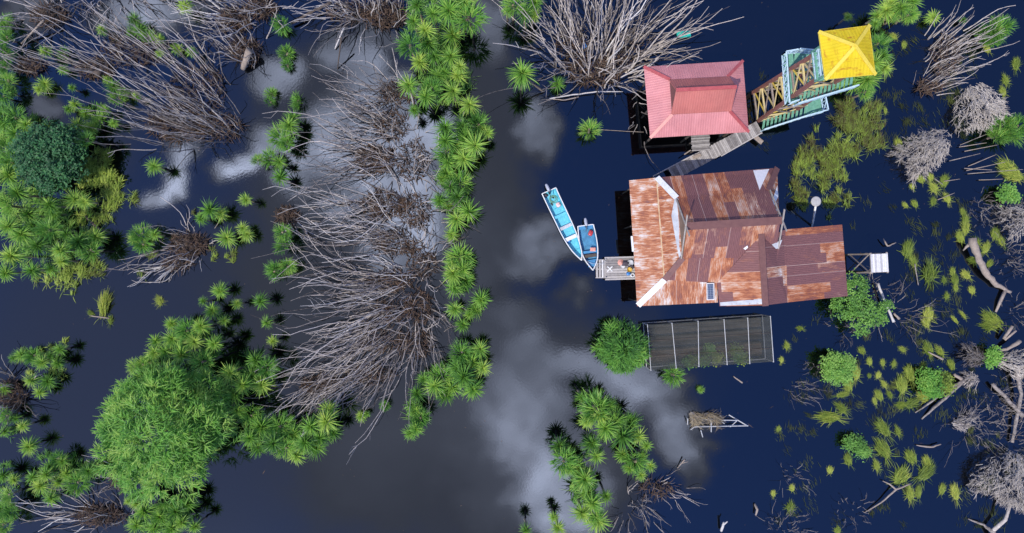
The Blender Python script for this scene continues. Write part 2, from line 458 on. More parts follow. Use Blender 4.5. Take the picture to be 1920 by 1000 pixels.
# ------------------------------------------------------------------ pink-roofed hut
PX = P
def pink_hut():
    P = lambda x, y, z: PX(x, y, z + 1.6)
    e = [P(1207, 125.5, 3), P(1393, 114, 3), P(1404, 248, 3), P(1219, 259, 3)]      # eaves: TL TR BR BL
    g = [P(1256, 149.5, 4.0), P(1364.5, 143.5, 4.0), P(1368.5, 209, 4.0), P(1260.5, 215, 4.0)]
    r = [P(1270.5, 169, 5.6), P(1378.5, 163.5, 5.6)]
    root = empty('hut', at_z(sum(e, Vector()) / 4, 0), "stilt hut with a pink corrugated hip roof topped by a red gable, beside the boardwalk", "hut")
    m = MB()
    for i, j in ((0, 1), (1, 2), (2, 3), (3, 0)):
        m.slab([e[i], e[j], g[j], g[i]], .05, e[j] - e[i])
    rf = m.build('roof', M['pink_sheet'], root)
    m = MB()
    over = (r[1] - r[0]).normalized() * .12
    m.slab([g[0] - over + Vector((0, 0, .05)), g[1] + over + Vector((0, 0, .05)), r[1] + over, r[0] - over], .05, g[1] - g[0])
    m.slab([g[3] - over + Vector((0, 0, .05)), g[2] + over + Vector((0, 0, .05)), r[1] + over, r[0] - over], .05, g[2] - g[3])
    tag(m.build('upper_roof', M['red_sheet'], rf), 'steeper red upper gable of the pink roof')
    for a, b2, c in ((g[0], g[3], r[0]), (g[1], g[2], r[1])):
        m = MB()
        n = (b2 - a).cross(c - a).normalized() * .03
        m.add([a + n, b2 + n, c + n, a - n, b2 - n, c - n], [(0, 1, 2), (5, 4, 3), (0, 3, 4, 1), (1, 4, 5, 2), (2, 5, 3, 0)])
        m.build('gable_wall', M['maroon_cap'], root)
    for i in range(4):
        caps('hip_cap', e[i], g[i], .26, .07, M['pink_cap'], rf, .05)
    caps('ridge_cap', r[0], r[1], .3, .08, M['pink_cap'], rf, .04, .12)
    c = inset(e, .95)
    m = MB(); m.slab([at_z(p, 2.2) for p in inset(e, .7)], .12); m.build('floor', M['dark_floor'], root)
    m = MB(); wall_ring(m, [at_z(p, 0) for p in c], 2.2, 4.6); wl = m.build('wall', M['timber_wall'], root)
    for k, (i, j, f) in enumerate(((3, 2, .5), (3, 2, .2), (3, 2, .8), (0, 3, .5), (2, 1, .5), (0, 1, .3), (0, 1, .7))):
        p = c[i].lerp(c[j], f); d = (c[j] - c[i]).normalized(); nrm = Vector((-d.y, d.x, 0))
        if (p - sum(c, Vector()) / 4).dot(nrm) < 0: nrm = -nrm
        q = at_z(p, 0) + nrm * .075
        m = MB()
        if k == 0:
            m.beam(at_z(q - d * .5, 3.2), at_z(q + d * .5, 3.2), .05, 1.9); m.build('door', M['dark_timber'], wl)
        else:
            m.beam(at_z(q - d * .55, 3.5), at_z(q + d * .55, 3.5), .05, .9); m.build('window', M['dark_floor'], wl)
    for i in range(4):
        for f in (0, .5):
            p = c[i].lerp(c[(i + 1) % 4], f)
            m = MB(); m.tube([at_z(p, -.6), at_z(p, 2.08)], [.11, .10], 8); m.build('stilt', M['dark_timber'], root)
pink_hut()

# ------------------------------------------------------------------ rusty-roofed house
def rusty_house():
    P = lambda x, y, z=0: PX(x, y, z + (1.7 if z > 0 else 0))
    L0, L1 = P(1179.5, 338.5, 2.6), P(1194.5, 574.5, 2.6)
    J0, J1 = P(1231.5, 333, 3.25), P(1246, 525, 3.25)
    G0, G1 = P(1271, 374, 4.7), P(1280, 484.5, 4.7)
    R0, R1 = P(1289, 424.5, 7.0), P(1463, 414, 7.0)
    C1 = P(1457, 315, 2.95); G2 = P(1440.5, 357, 4.7)
    V0 = P(1427, 441, 6.0); VR = P(1456, 467, 4.9)
    Nn = P(1387, 484, 4.7); K = P(1344.5, 531, 3.25)
    B1 = P(1346, 567.5, 2.6)
    W1 = P(1434.5, 573, 5.8); Wl = P(1349, 574.5, 3.1)
    X0, X1 = P(1472.5, 430.5, 4.5), P(1477, 567.5, 4.5)
    Y0, Y1 = P(1579, 421.5, 3.0), P(1589.5, 555.5, 3.0)
    G3 = P(1452.5, 440, 4.75); E3 = P(1462, 425, 4.1)
    eav = [L0, C1, E3, Y0, Y1, X1, Wl, L1]
    root = empty('house', at_z(P(1370, 450), 0), "large stilt house under a patched rusty corrugated iron roof, in black water", "house")
    roof = MB()
    roof.slab([R0, R1, G2, G0], .04, R1 - R0)                     # upper slope
    roof.slab([G0, G2, C1, J0], .04, C1 - J0)
    roof.slab([R0, R1, VR, V0, Nn, G1], .04, R1 - R0)             # lower slope
    roof.slab([G1, Nn, K, J1], .04, R1 - R0)
    rf = roof.build('roof', M['rusty_sheet_steep'], root)
    m = MB()
    m.slab([J0, G0, G1, J1], .04, G1 - G0)
    m.slab([L0, J0 - Vector((0, 0, .06)), J1 - Vector((0, 0, .06)), L1], .04, L1 - L0)
    tag(m.build('veranda_roof', M['rusty_sheet_worn'], rf), 'shallow veranda roof of bleached sheets streaked with orange rust')
    m = MB(); m.slab([L1, J1 - Vector((0, 0, .02)), K - Vector((0, 0, .02)), B1], .04, B1 - L1)
    m.build('veranda_roof', M['rusty_sheet_worn'], rf)
    m = MB(); m.slab([C1, G2, G3, E3], .04, E3 - C1)
    tag(m.build('veranda_roof', M['rusty_sheet_worn'], rf), 'narrow end slope of bleached sheets')
    m = MB()
    m.slab([V0, W1, Wl, K], .04, W1 - V0)
    m.slab([V0, VR, G3, X0, X1, W1], .04, W1 - V0)
    m.slab([X0 - Vector((0, 0, .05)), Y0, Y1, X1 - Vector((0, 0, .05))], .04, Y1 - Y0)
    tag(m.build('wing_roof', M['rusty_sheet_wing'], rf), 'wing roof of maroon sheets with bands of rust')
    for a, b2, c in ((G0, G1, R0), (G2, G3, R1)):                  # gable triangles
        m = MB()
        n = (b2 - a).cross(c - a).normalized() * .03
        c = c - Vector((0, 0, .1))
        m.add([a + n, b2 + n, c + n, a - n, b2 - n, c - n], [(0, 1, 2), (5, 4, 3), (0, 3, 4, 1), (1, 4, 5, 2), (2, 5, 3, 0)])
        m.build('gable_wall', M['timber_wall'], root)
    m = MB(); n = (Wl - X1).normalized().cross(Vector((0, 0, 1))) * .03
    ins = [Wl + (W1 - Wl) * .05 + Vector((0, .35, -.12)), X1 + Vector((-.1, .35, -.12)), W1 + Vector((0, .35, -.2))]
    m.add([p + n for p in ins] + [p - n for p in ins], [(0, 1, 2), (5, 4, 3), (0, 3, 4, 1), (1, 4, 5, 2), (2, 5, 3, 0)])
    m.build('gable_wall', M['timber_wall'], root)
    # flashings and caps
    caps('ridge_cap', R0, R1, .62, .06, M['maroon_cap'], rf, .07, .1)
    caps('ridge_cap', V0 + (V0 - W1).normalized() * .3, W1, .52, .06, M['maroon_cap'], rf, .07, .05)
    tag(caps('hip_cap', J0, J0.lerp(G0, .93), .5, .03, M['white_paint'], rf, .035), 'white painted hip flashing')
    tag(caps('hip_cap', L1.lerp(J1, .03), J1, .52, .03, M['white_paint'], rf, .035), 'white painted hip flashing')
    caps('hip_cap', J1, G1, .5, .04, M['maroon_cap'], rf, .03)
    caps('hip_cap', C1, G2, .5, .05, M['maroon_cap'], rf, .05)
    tag(caps('joint_flashing', J0, J1, .16, .05, M['tan_flashing'], rf, .0), 'narrow cream flashing stained with rust')
    def patch(pts, mat, lab=None, lift=.035, name='roof_patch'):
        q = MB(); q.slab([p + Vector((0, 0, lift)) for p in pts], .02)
        return tag(q.build(name, mat, rf), lab)
    ap0, ap1 = G0.lerp(J0, .20), G1.lerp(J1, .16)
    patch([G0 + Vector((.06, 0, 0)), ap0.lerp(G0, .3), G0.lerp(G1, .33).lerp(J0.lerp(J1, .33), .40), G0.lerp(G1, .6).lerp(J0.lerp(J1, .6), .30), ap1, G1 + Vector((.06, 0, 0))], M['zinc'], 'grey zinc apron at the foot of the gable', name='apron')
    def on(a, b2, c, d, u, v): return a.lerp(b2, u).lerp(d.lerp(c, u), v)   # point on quad a b c d
    q = lambda u, v: on(G0, G2, C1, J0, u, v)
    patch([q(.80, .97), q(.935, .97), q(.90, .05)], M['white_plastic'], 'bare white triangular roof patch')
    s4 = lambda u, v: on(C1, E3, G3, G2, u, v)
    patch([s4(.28, .08), s4(.48, .06), s4(.48, .8), s4(.34, .8)], M['white_plastic'], 'bare white roof patch by the hip')
    patch([s4(.5, .55), s4(1, .5), s4(1, .98), s4(.45, .98)], M['zinc'], 'grey zinc apron', name='apron')
    patch([on(V0, W1, Wl, K, .90, .02), on(V0, W1, Wl, K, .98, .02), on(V0, W1, Wl, K, .98, .98), on(V0, W1, Wl, K, .84, .98)], M['zinc'], 'pale zinc strip at the wing gable')
    patch([P(1393, 466.5, 5.2), P(1401, 461, 5.4), P(1402, 464.5, 5.27), P(1397, 469, 5.1)], M['white_plastic'], 'small white roof patch', .08)
    patch([VR + Vector((-.55, .35, .32)), VR + Vector((.25, .75, .50)), VR + Vector((.15, .05, .06)), VR + Vector((-.1, .0, .05))], M['zinc'], 'grey zinc valley patch', .09)
    # white gutter piece on the veranda edge
    m = MB(); m.beam(P(1184.5, 443, 2.66), P(1187, 472, 2.66), .18, .06); m.build('gutter', M['white_paint'], rf)
    # barge boards and crossed finials
    for (g_a, g_b, rr, s) in ((G0, G1, R0, -1), (G2, VR, R1, 1)):
        d = (R1 - R0).normalized() * s * .14
        for gg in (g_a, g_b):
            v = (rr - gg)
            m = MB(); m.beam(gg + d + Vector((0, 0, .03)), rr + d + v.normalized() * 1.15 + Vector((0, 0, .10)) + d * (.3 if gg is g_b else 0), .09, .12)
            m.build('barge_board', M['twig_grey'], rf)
    # floor, walls, openings, stilts
    fl = [at_z(PX(*q, 4.7), 2.4) for q in ((1215, 352), (1440, 335), (1447, 440), (1555, 436), (1563, 538), (1462, 545), (1362, 556), (1218, 557))]
    m = MB(); m.slab(fl, .14); m.build('floor', M['dark_floor'], root)
    wc = [at_z(PX(*q, 4.7), 0) for q in ((1240, 355), (1430, 345), (1440, 446), (1545, 444), (1552, 530), (1455, 537), (1366, 540), (1248, 540))]
    m = MB(); wall_ring(m, wc, 2.4, 4.7); wl = m.build('wall', M['timber_wall'], root)
    cen = sum(wc, Vector()) / len(wc)
    for i in (0, 3, 4, 6, 7):
        a, b2 = wc[i], wc[(i + 1) % 8]; d = (b2 - a).normalized(); nrm = Vector((-d.y, d.x, 0))
        if (a.lerp(b2, .5) - cen).dot(nrm) < 0: nrm = -nrm
        for f in ((.25, .75) if (b2 - a).length > 4.5 else (.5,)):
            p = a.lerp(b2, f) + nrm * .08; m = MB()
            if i == 7 and f == .25:
                m.beam(at_z(p - d * .45, 3.4), at_z(p + d * .45, 3.4), .05, 1.95); m.build('door', M['dark_timber'], wl)
            else:
                m.beam(at_z(p - d * .5, 3.7), at_z(p + d * .5, 3.7), .05, .85); m.build('window', M['dark_floor'], wl)
    for p in [fl[i].lerp(fl[(i + 1) % 8], f) for i in range(8) for f in (.02, .5)]:
        p = p.lerp(at_z(cen, 2.4), .04)
        m = MB(); m.tube([at_z(p, -.6), at_z(p, 2.28)], [.12, .11], 8); m.build('stilt', M['dark_timber'], root)
    for p in (L0, L0.lerp(L1, .33), L0.lerp(L1, .66), L1, C1, J0.lerp(C1, .33), J0.lerp(C1, .66), Y0, Y1, X1, B1):
        p = p.lerp(at_z(cen, p.z), .06)
        m = MB(); m.tube([at_z(p, -.6), at_z(p, p.z - .08)], [.07, .06], 8); m.build('veranda_post', M['dark_timber'], root)
    # solar panel lying on the veranda slope: a thing of its own
    a, b2 = P(1325, 532, 3.36), P(1338, 531.5, 3.36); c, d = P(1338.5, 562, 2.86), P(1325.5, 562.5, 2.86)
    t2 = empty('solar_panel', at_z((a + c) / 2, 2.95), "small solar panel with a white frame lying on the lower edge of the rusty roof", "solar panel")
    m = MB(); m.slab([x + Vector((0, 0, .06)) for x in inset([a, b2, c, d], .05)], .03, b2 - a); m.build('cell_panel', M['solar_cells'], t2)
    m = MB()
    for i in range(4):
        q4 = [a, b2, c, d]
        m.beam(q4[i] + Vector((0, 0, .045)), q4[(i + 1) % 4] + Vector((0, 0, .045)), .06, .05 + .004 * (i % 2))
    m.build('frame', M['white_paint'], t2)
rusty_house()

# ------------------------------------------------------------------ boardwalk, small gangway, jetty
def plank_deck(name, a, b, width, z, n, mat, lab, cat, gap=.03, rail=None, jitter=.05, post_every=6, th=.05):
    """deck of cross planks from a to b (points at height z)"""
    a, b = at_z(a, z), at_z(b, z); d = (b - a).normalized(); s = Vector((-d.y, d.x, 0)); ln = (b - a).length
    root = empty(name, at_z((a + b) / 2, 0), lab, cat)
    m = MB(); pw = ln / n
    for i in range(n):
        c = a + d * (i + .5) * pw; j = rnd.uniform(-jitter, jitter)
        m.beam(c - s * (width / 2 + j), c + s * (width / 2 - j + rnd.uniform(-jitter, jitter)), pw - gap, th, rnd.random())
        for k in range(-8, 0): m.v[k] = (m.v[k][0], m.v[k][1], m.v[k][2] + 0.003 * (i % 3))
    m.build('plank_surface', mat, root)
    for sg in (-1, 1):
        m = MB(); m.beam(a + s * sg * (width / 2 - .12) - Vector((0, 0, .11)), b + s * sg * (width / 2 - .12) - Vector((0, 0, .11)), .09, .15)
        m.build('bearer', M['dark_timber'], root)
    k = max(2, n // post_every)
    for i in range(k + 1):
        for sg in (-1, 1):
            p = a.lerp(b, i / k * .96 + .02) + s * sg * (width / 2 - .12)
            m = MB(); m.tube([at_z(p, -.5), at_z(p, z - .19)], [.07, .07], 7); m.build('post', M['dark_timber'], root)
    return root
bw = plank_deck('boardwalk', P(1258, 327, 1.0), P(1424, 239, 1.0), 1.24, 1.0, 62, M['plank_grey'], "weathered grey boardwalk running diagonally from the rusty house to the green tower stairs", "boardwalk", .02, post_every=10, jitter=.02)
m = MB(); m.beam(P(1352, 293, 1.05), P(1428, 249.5, 1.05), .10, .08, .9); m.build('edge_board', M['plank_grey'], bw)
m = MB(); m.beam(P(1224, 331, 1.05), P(1300, 291, 1.05), .10, .08, .8); m.build('edge_board', M['plank_grey'], bw)
plank_deck('gangway', P(1312.5, 246, 1.08), P(1315, 283, 1.08), 1.68, 1.08, 15, M['plank_grey'], "short grey plank gangway from the pink-roofed hut down to the boardwalk", "gangway", .03, post_every=7)
for (a, b2, w, lab) in (((1299, 296.5), (1314, 290), .30, "pale loose board lying across the end of the gangway"), ((1415, 256), (1429, 268), .42, "brown loose board sticking out from under the boardwalk by the tower stairs"), ((1283, 290), (1295, 282), .1, "grey stick leaning beside the gangway")):
    m = MB(); m.beam(P(*a, 1.16 if w != .42 else .72), P(*b2, 1.16 if w != .42 else .62), w, .05, .6); m2 = m.build('loose_board', M['log_wood'], None, origin=P(*a, 1.1)); tag(m2, lab, 'board')

def jetty():
    z = .75
    root = empty('jetty', at_z(P(1160, 504), 0), "weathered wooden jetty in front of the rusty house veranda, with slatted steps at its end", "jetty")
    a, b2 = P(1136, 504, z), P(1205, 502, z); d = (b2 - a).normalized(); s = Vector((-d.y, d.x, 0))
    m = MB()
    for i in range(8):
        o = (i - 3.5) * .232
        m.beam(a + s * o, b2 + s * o, .205, .05, rnd.random())
    m.build('plank_surface', M['plank_grey'], root)
    for sg in (-1, 1):
        m = MB(); m.beam(a + s * sg * 1.0 + d * -.1 + Vector((0, 0, .06)), b2 + s * sg * 1.0 + Vector((0, 0, .06)), .14, .10, .9); m.build('edge_board', M['plank_grey'], root)
    for i, x in enumerate((1119, 1124.5, 1129.5, 1134)):
        zz = .22 + i * .13
        m = MB(); m.beam(P(x, 487.5, zz), P(x + .5, 521, zz), .19 if i != 2 else .16, .05, rnd.uniform(.6, 1)); m.build('step', M['pale_plank'] if i == 2 else M['plank_grey'], root)
    for y in (487.5, 505, 521):
        m = MB(); m.beam(P(1117, y, .1), P(1136.5, y, .62), .08, .1, .7); m.build('stringer', M['plank_grey'], root)
    for x in (1136, 1168, 1198):
        for y in (486, 521):
            m = MB(); m.tube([P(x, y, -.5), P(x, y, .7 if x > 1140 else .98)], [.07, .06], 7, .8); m.build('post', M['plank_grey'], root)
    return root
jetty()
def lathe(m, c, prof, n=14, tint=.5, mat=0):
    c = Vector(c); vs = []; fs = []
    for (r_, z_) in prof:
        for k in range(n):
            an = 2 * math.pi * k / n; vs.append(c + Vector((r_ * math.cos(an), r_ * math.sin(an), z_)))
    for i in range(len(prof) - 1):
        for k in range(n):
            fs.append((i * n + k, i * n + (k + 1) % n, (i + 1) * n + (k + 1) % n, (i + 1) * n + k))
    m.add(vs, fs, tint, mat)
TUB = [(.0, .0), (.17, .0), (.21, .26), (.23, .27), (.23, .25), (.19, .06), (0, .05)]
zj = .79
def small(name, px, py, prof, mat, lab, cat, n=14):
    m = MB(); lathe(m, P(px, py, zj), prof, n); return tag(m.build(name, mat, None, True, origin=P(px, py, zj)), lab, cat)
small('tub', 1179.5, 506, TUB, M['yellow_plastic'], "round yellow tub standing open on the jetty", "tub")
small('bowl', 1167.5, 499, [(0, 0), (.12, 0), (.20, .09), (.21, .09), (.13, .02), (0, .02)], M['white_plastic'], "small white bowl lying on the jetty planks", "bowl")
small('basin', 1181.5, 493, [(0, 0), (.2, 0), (.27, .16), (.29, .16), (.22, .03), (0, .03)], M['zinc'], "grey basin beside the dark clothes on the jetty", "basin")
small('hat', 1164, 492.5, [(.30, .0), (.14, .12), (.0, .22)], M['salmon_plastic'], "pale conical straw hat beside a dark heap of clothes on the jetty", "hat", 12)
def torus(m, c, R_, r_, n=20, k=7, tint=.5):
    c = Vector(c); vs = []; fs = []
    for i in range(n):
        a = 2 * math.pi * i / n
        for j in range(k):
            q = 2 * math.pi * j / k
            vs.append(c + Vector(((R_ + r_ * math.cos(q)) * math.cos(a), (R_ + r_ * math.cos(q)) * math.sin(a), r_ * math.sin(q))))
    for i in range(n):
        for j in range(k):
            fs.append((i * k + j, ((i + 1) % n) * k + j, ((i + 1) % n) * k + (j + 1) % k, i * k + (j + 1) % k))
    m.add(vs, fs, tint)
m = MB(); torus(m, P(1186, 516, zj + .06), .17, .05); torus(m, P(1186.3, 516.2, zj + .14), .15, .045); tag(m.build('hose_coil', M['white_plastic'], None, True, origin=P(1186, 516, zj)), "white coil of hose on the jetty by the roof edge", "hose")
m = MB()
for k in range(5):
    a = R(45 + 90 * k)
    if k < 4: m.beam(P(1143.5, 504.5, zj + .02), P(1143.5, 504.5, zj + .03) + Vector((math.cos(a), math.sin(a), 0)) * .33, .10, .03 + .004 * k)
tag(m.build('star_mark', M['white_paint'], bpy.data.objects['jetty']), 'white painted star on the planks')
def cloth_heap(px, py, r_, mat, lab):
    q = MB(); q0 = P(px, py, zj); n = 10
    vs = []; fs = []
    for i in range(5):
        for k in range(n):
            a = 2 * math.pi * k / n; rr = r_ * (1 - i / 5) ** .6 * rnd.uniform(.75, 1.2)
            vs.append(q0 + Vector((rr * math.cos(a) * 1.4, rr * math.sin(a), i * .06)))
    for i in range(4):
        for k in range(n): fs.append((i * n + k, i * n + (k + 1) % n, (i + 1) * n + (k + 1) % n, (i + 1) * n + k))
    fs.append(tuple(4 * n + k for k in range(n)))
    q.add(vs, fs); tag(q.build('cloth_heap', mat, None, True, origin=q0), lab, 'clothes')
cloth_heap(1172, 494, .30, M['grey_cloth'], "dark heap of clothes on the jetty between the straw hat and the basin")
cloth_heap(1184, 500, .22, M['grey_cloth'], "small dark bundle on the jetty above the yellow tub")
def jerrycan(c, sx, sy, h, rot, mat, lab, cat='jerrycan'):
    c = Vector(c); m = MB(); rm = Matrix.Rotation(rot, 3, 'Z')
    ring = []
    prof = [(.92, 0), (1, .06), (1, .72), (.86, .84), (.5, .9), (.3, .92)]
    n = 12; vs = []; fs = []
    for (f, z_) in prof:
        for k in range(n):
            a = 2 * math.pi * k / n; ca, sa = math.cos(a), math.sin(a)
            x = math.copysign(abs(ca) ** .5, ca) * sx * f; y = math.copysign(abs(sa) ** .5, sa) * sy * f
            vs.append(c + rm @ Vector((x, y, z_ * h)))
    for i in range(len(prof) - 1):
        for k in range(n): fs.append((i * n + k, i * n + (k + 1) % n, (i + 1) * n + (k + 1) % n, (i + 1) * n + k))
    fs.append(tuple(range(n - 1, -1, -1))); fs.append(tuple((len(prof) - 1) * n + k for k in range(n)))
    m.add(vs, fs)
    o = m.build(('fuel_can' if 'fuel' in lab else cat), mat, None, True, origin=c); tag(o, lab, cat)
    m = MB(); p = c + rm @ Vector((sx * .55, 0, h * .86)); m.tube([p, p + Vector((0, 0, h * .2))], [.035, .035], 8); m.build('screw_cap', M['black_plastic'], o)
    m = MB(); m.tube([c + rm @ Vector((-sx * .5, 0, h * .85)), c + rm @ Vector((-sx * .3, 0, h * 1.06)), c + rm @ Vector((sx * .2, 0, h * 1.06)), c + rm @ Vector((sx * .3, 0, h * .85))], [.02] * 4, 6); m.build('handle', mat, o)
    return o
jerrycan(P(1178, 513.5, zj), .19, .15, .34, .3, M['blue_plastic'], "blue jerrycan lying on the jetty below the yellow tub")

# ------------------------------------------------------------------ boats
def boat(name, lab, stern_l, stern_r, left, right, bow, hull_mat, floor_mat, rim_mat, motor_px):
    """outline in photo pixels at gunwale height; left / right lists run from stern to bow"""
    zg = .52
    def curve(pts, n=16):
        pts = [P(*q, zg) for q in pts]
        cum = [0]
        for i in range(1, len(pts)): cum.append(cum[-1] + (pts[i] - pts[i - 1]).length)
        res = []
        for i in range(n + 1):
            s_ = cum[-1] * i / n; k = 0
            while k < len(pts) - 2 and cum[k + 1] < s_: k += 1
            f = (s_ - cum[k]) / (cum[k + 1] - cum[k])
            p0, p1, p2, p3 = pts[max(k - 1, 0)], pts[k], pts[k + 1], pts[min(k + 2, len(pts) - 1)]
            t1, t2 = (p2 - p0) * .5, (p3 - p1) * .5
            res.append((2 * f**3 - 3 * f * f + 1) * p1 + (f**3 - 2 * f * f + f) * t1 + (-2 * f**3 + 3 * f * f) * p2 + (f**3 - f * f) * t2)
        return res
    n = 18
    Lc, Rc = curve([stern_l] + left + [bow], n), curve([stern_r] + right + [bow], n)
    for i in range(n + 1):
        u = i / n; dz = .22 * max(0, u - .55) ** 1.5 * 2
        Lc[i].z += dz; Rc[i].z += dz
    mid = [(a + b2) / 2 for a, b2 in zip(Lc, Rc)]
    root = empty(name, at_z(mid[8], 0), lab, 'boat')
    ax = (at_z(mid[0], 0) - at_z(mid[-1], 0)).normalized(); sd_ = Vector((-ax.y, ax.x, 0))
    # outer hull
    m = MB(); vs = []; fs = []
    rows = 6
    for i in range(n + 1):
        u = i / n
        kz = -.22 + .30 * max(0, u - .6) ** 2 * 4
        prof = [(1, None), (.95, .30), (.84, .05), (.55, kz * .7), (0, kz)]
        for sgn, E in ((1, Lc), (-1, Rc)):
            pass
        ring = []
        for f, zz in prof: ring.append(at_z(mid[i] + (Lc[i] - mid[i]) * f, Lc[i].z if zz is None else max(zz, kz)))
        for f, zz in reversed(prof[:-1]): ring.append(at_z(mid[i] + (Rc[i] - mid[i]) * f, Rc[i].z if zz is None else max(zz, kz)))
        vs += ring
    w = 9
    for i in range(n):
        for k in range(w - 1): fs.append((i * w + k, (i + 1) * w + k, (i + 1) * w + k + 1, i * w + k + 1))
    fs.append(tuple(range(w)))
    m.add(vs, fs)
    hull = m.build('hull', hull_mat, root, True)
    # inner lining: sides and a flat floor
    m = MB(); vs = []; fs = []; zf = .06
    for i in range(n + 1):
        u = i / n
        zfl = zf + .25 * max(0, u - .8) * 4
        zfl = min(zfl, Lc[i].z - .05)
        for f, zz in ((.93, Lc[i].z - .004), (.84, zfl + .1), (.78, zfl)): vs.append(at_z(mid[i] + (Lc[i] - mid[i]) * f, zz))
        for f, zz in ((.78, zfl), (.84, zfl + .1), (.93, Rc[i].z - .004)): vs.append(at_z(mid[i] + (Rc[i] - mid[i]) * f, zz))
    for i in range(n):
        for k in range(5): fs.append((i * 6 + k, i * 6 + k + 1, (i + 1) * 6 + k + 1, (i + 1) * 6 + k))
    fs.append((5, 4, 3, 2, 1, 0))
    m.add(vs, fs)
    m.build('inner_lining', floor_mat, root, False)
    # gunwale rail
    m = MB()
    path = [q.copy() for q in Lc] + [q.copy() for q in reversed(Rc[:-1])]
    for i in range(len(path) - 1):
        m.beam(path[i] + Vector((0, 0, .03)), path[i + 1] + Vector((0, 0, .03)), .085, .05)
    m.build('gunwale', rim_mat, root)
    m = MB(); m.beam(Lc[0].lerp(Rc[0], .02) - ax * .02, Lc[0].lerp(Rc[0], .98) - ax * .02, .07, .30); 
    tr_ = m.build('transom', rim_mat, root)
    # outboard motor
    c = P(*motor_px, .92)
    m = MB(); vs = []; fs = []
    for i, (uu_, rr_, hh_) in enumerate(((-.40, .05, .05), (-.34, .12, .10), (-.1, .16, .17), (.15, .15, .19), (.30, .12, .15), (.36, .05, .07))):
        for k in range(10):
            a = 2 * math.pi * k / 10
            vs.append(c + ax * -uu_ + sd_ * math.cos(a) * rr_ + Vector((0, 0, math.sin(a) * hh_)))
    for i in range(5):
        for k in range(10): fs.append((i * 10 + k, i * 10 + (k + 1) % 10, (i + 1) * 10 + (k + 1) % 10, (i + 1) * 10 + k))
    fs.append(tuple(range(9, -1, -1))); fs.append(tuple(50 + k for k in range(10)))
    m.add(vs, fs); mt = m.build('outboard_motor', M['motor_cowl'], root, True)
    m = MB(); m.beam(c - ax * .2 + Vector((0, 0, -.12)), at_z(c - ax * .5, .1), .16, .14); m.beam(at_z(c - ax * .1, .45), at_z(c + ax * .15, -.35), .12, .18); m.build('drive_leg', M['black_plastic'], mt)
    m = MB(); m.beam(c - ax * .36, c - ax * .85 + sd_ * .1 + Vector((0, 0, -.18)), .06, .06); m.build('tiller', M['black_plastic'], mt)
    return root, Lc, Rc, mid, ax, sd_
def thwart(root, Lc, Rc, i, w, mat, lab=None, z=.36, name='seat', frac=.88):
    a, b2 = Lc[int(i)].lerp(Lc[min(int(i) + 1, 18)], i % 1), Rc[int(i)].lerp(Rc[min(int(i) + 1, 18)], i % 1)
    c = (a + b2) / 2
    m = MB(); m.beam(at_z(c + (a - c) * frac, z), at_z(c + (b2 - c) * frac, z), w, .05); return tag(m.build(name, mat, root), lab)
rt, Lc, Rc, mid, ax, sd_ = boat('boat', "long turquoise open boat, moored outside the short blue boat", (1016, 363.5), (1042, 352),
    [(1027, 387), (1042, 418), (1056, 446), (1072.5, 471)], [(1052, 374), (1066, 404), (1080, 436), (1090, 470)], (1090.3, 488.5), M['turquoise_paint'], M['boat_floor'], M['white_paint'], (1027, 352.5))
thwart(rt, Lc, Rc, 6.3, .26, M['boat_floor'], 'turquoise plank seat'); thwart(rt, Lc, Rc, 9.2, .30, M['zinc'], 'grey plank seat'); thwart(rt, Lc, Rc, 12.0, .34, M['white_paint'], 'white plank seat', .42)
m = MB(); m.slab([at_z(Lc[17], .62), at_z(Rc[17], .62), at_z(mid[18], .66)], .03); tag(m.build('bow_deck', M['cream_paint'], rt), 'small cream bow deck')
for fi in (4.5, 15.0):
    thwart(rt, Lc, Rc, fi, .07, M['turquoise_paint'], None, .14, 'floor_rib', .80)
rb, Lb, Rb, mb_, ab, sb = boat('boat', "short blue open boat with a white rim, moored at the jetty steps", (1083.3, 424.5), (1112.3, 420.8),
    [(1085, 444), (1089, 466), (1096, 487)], [(1117, 441), (1120.5, 465), (1119.5, 488)], (1111.5, 507.2), M['blue_paint'], M['blue_floor'], M['white_paint'], (1098.5, 417))
thwart(rb, Lb, Rb, 10.2, .22, M['blue_paint'], 'blue plank seat'); thwart(rb, Lb, Rb, 11.7, .30, M['dark_timber'], 'dark plank seat', .35)
thwart(rb, Lb, Rb, .9, .45, M['blue_paint'], 'blue stern seat', .38)
thwart(rb, Lb, Rb, 13.6, .12, M['blue_paint'], None, .30, 'bulkhead')
thwart(rb, Lb, Rb, 14.9, .55, M['blue_paint'], 'blue bow seat', .34, frac=.9)
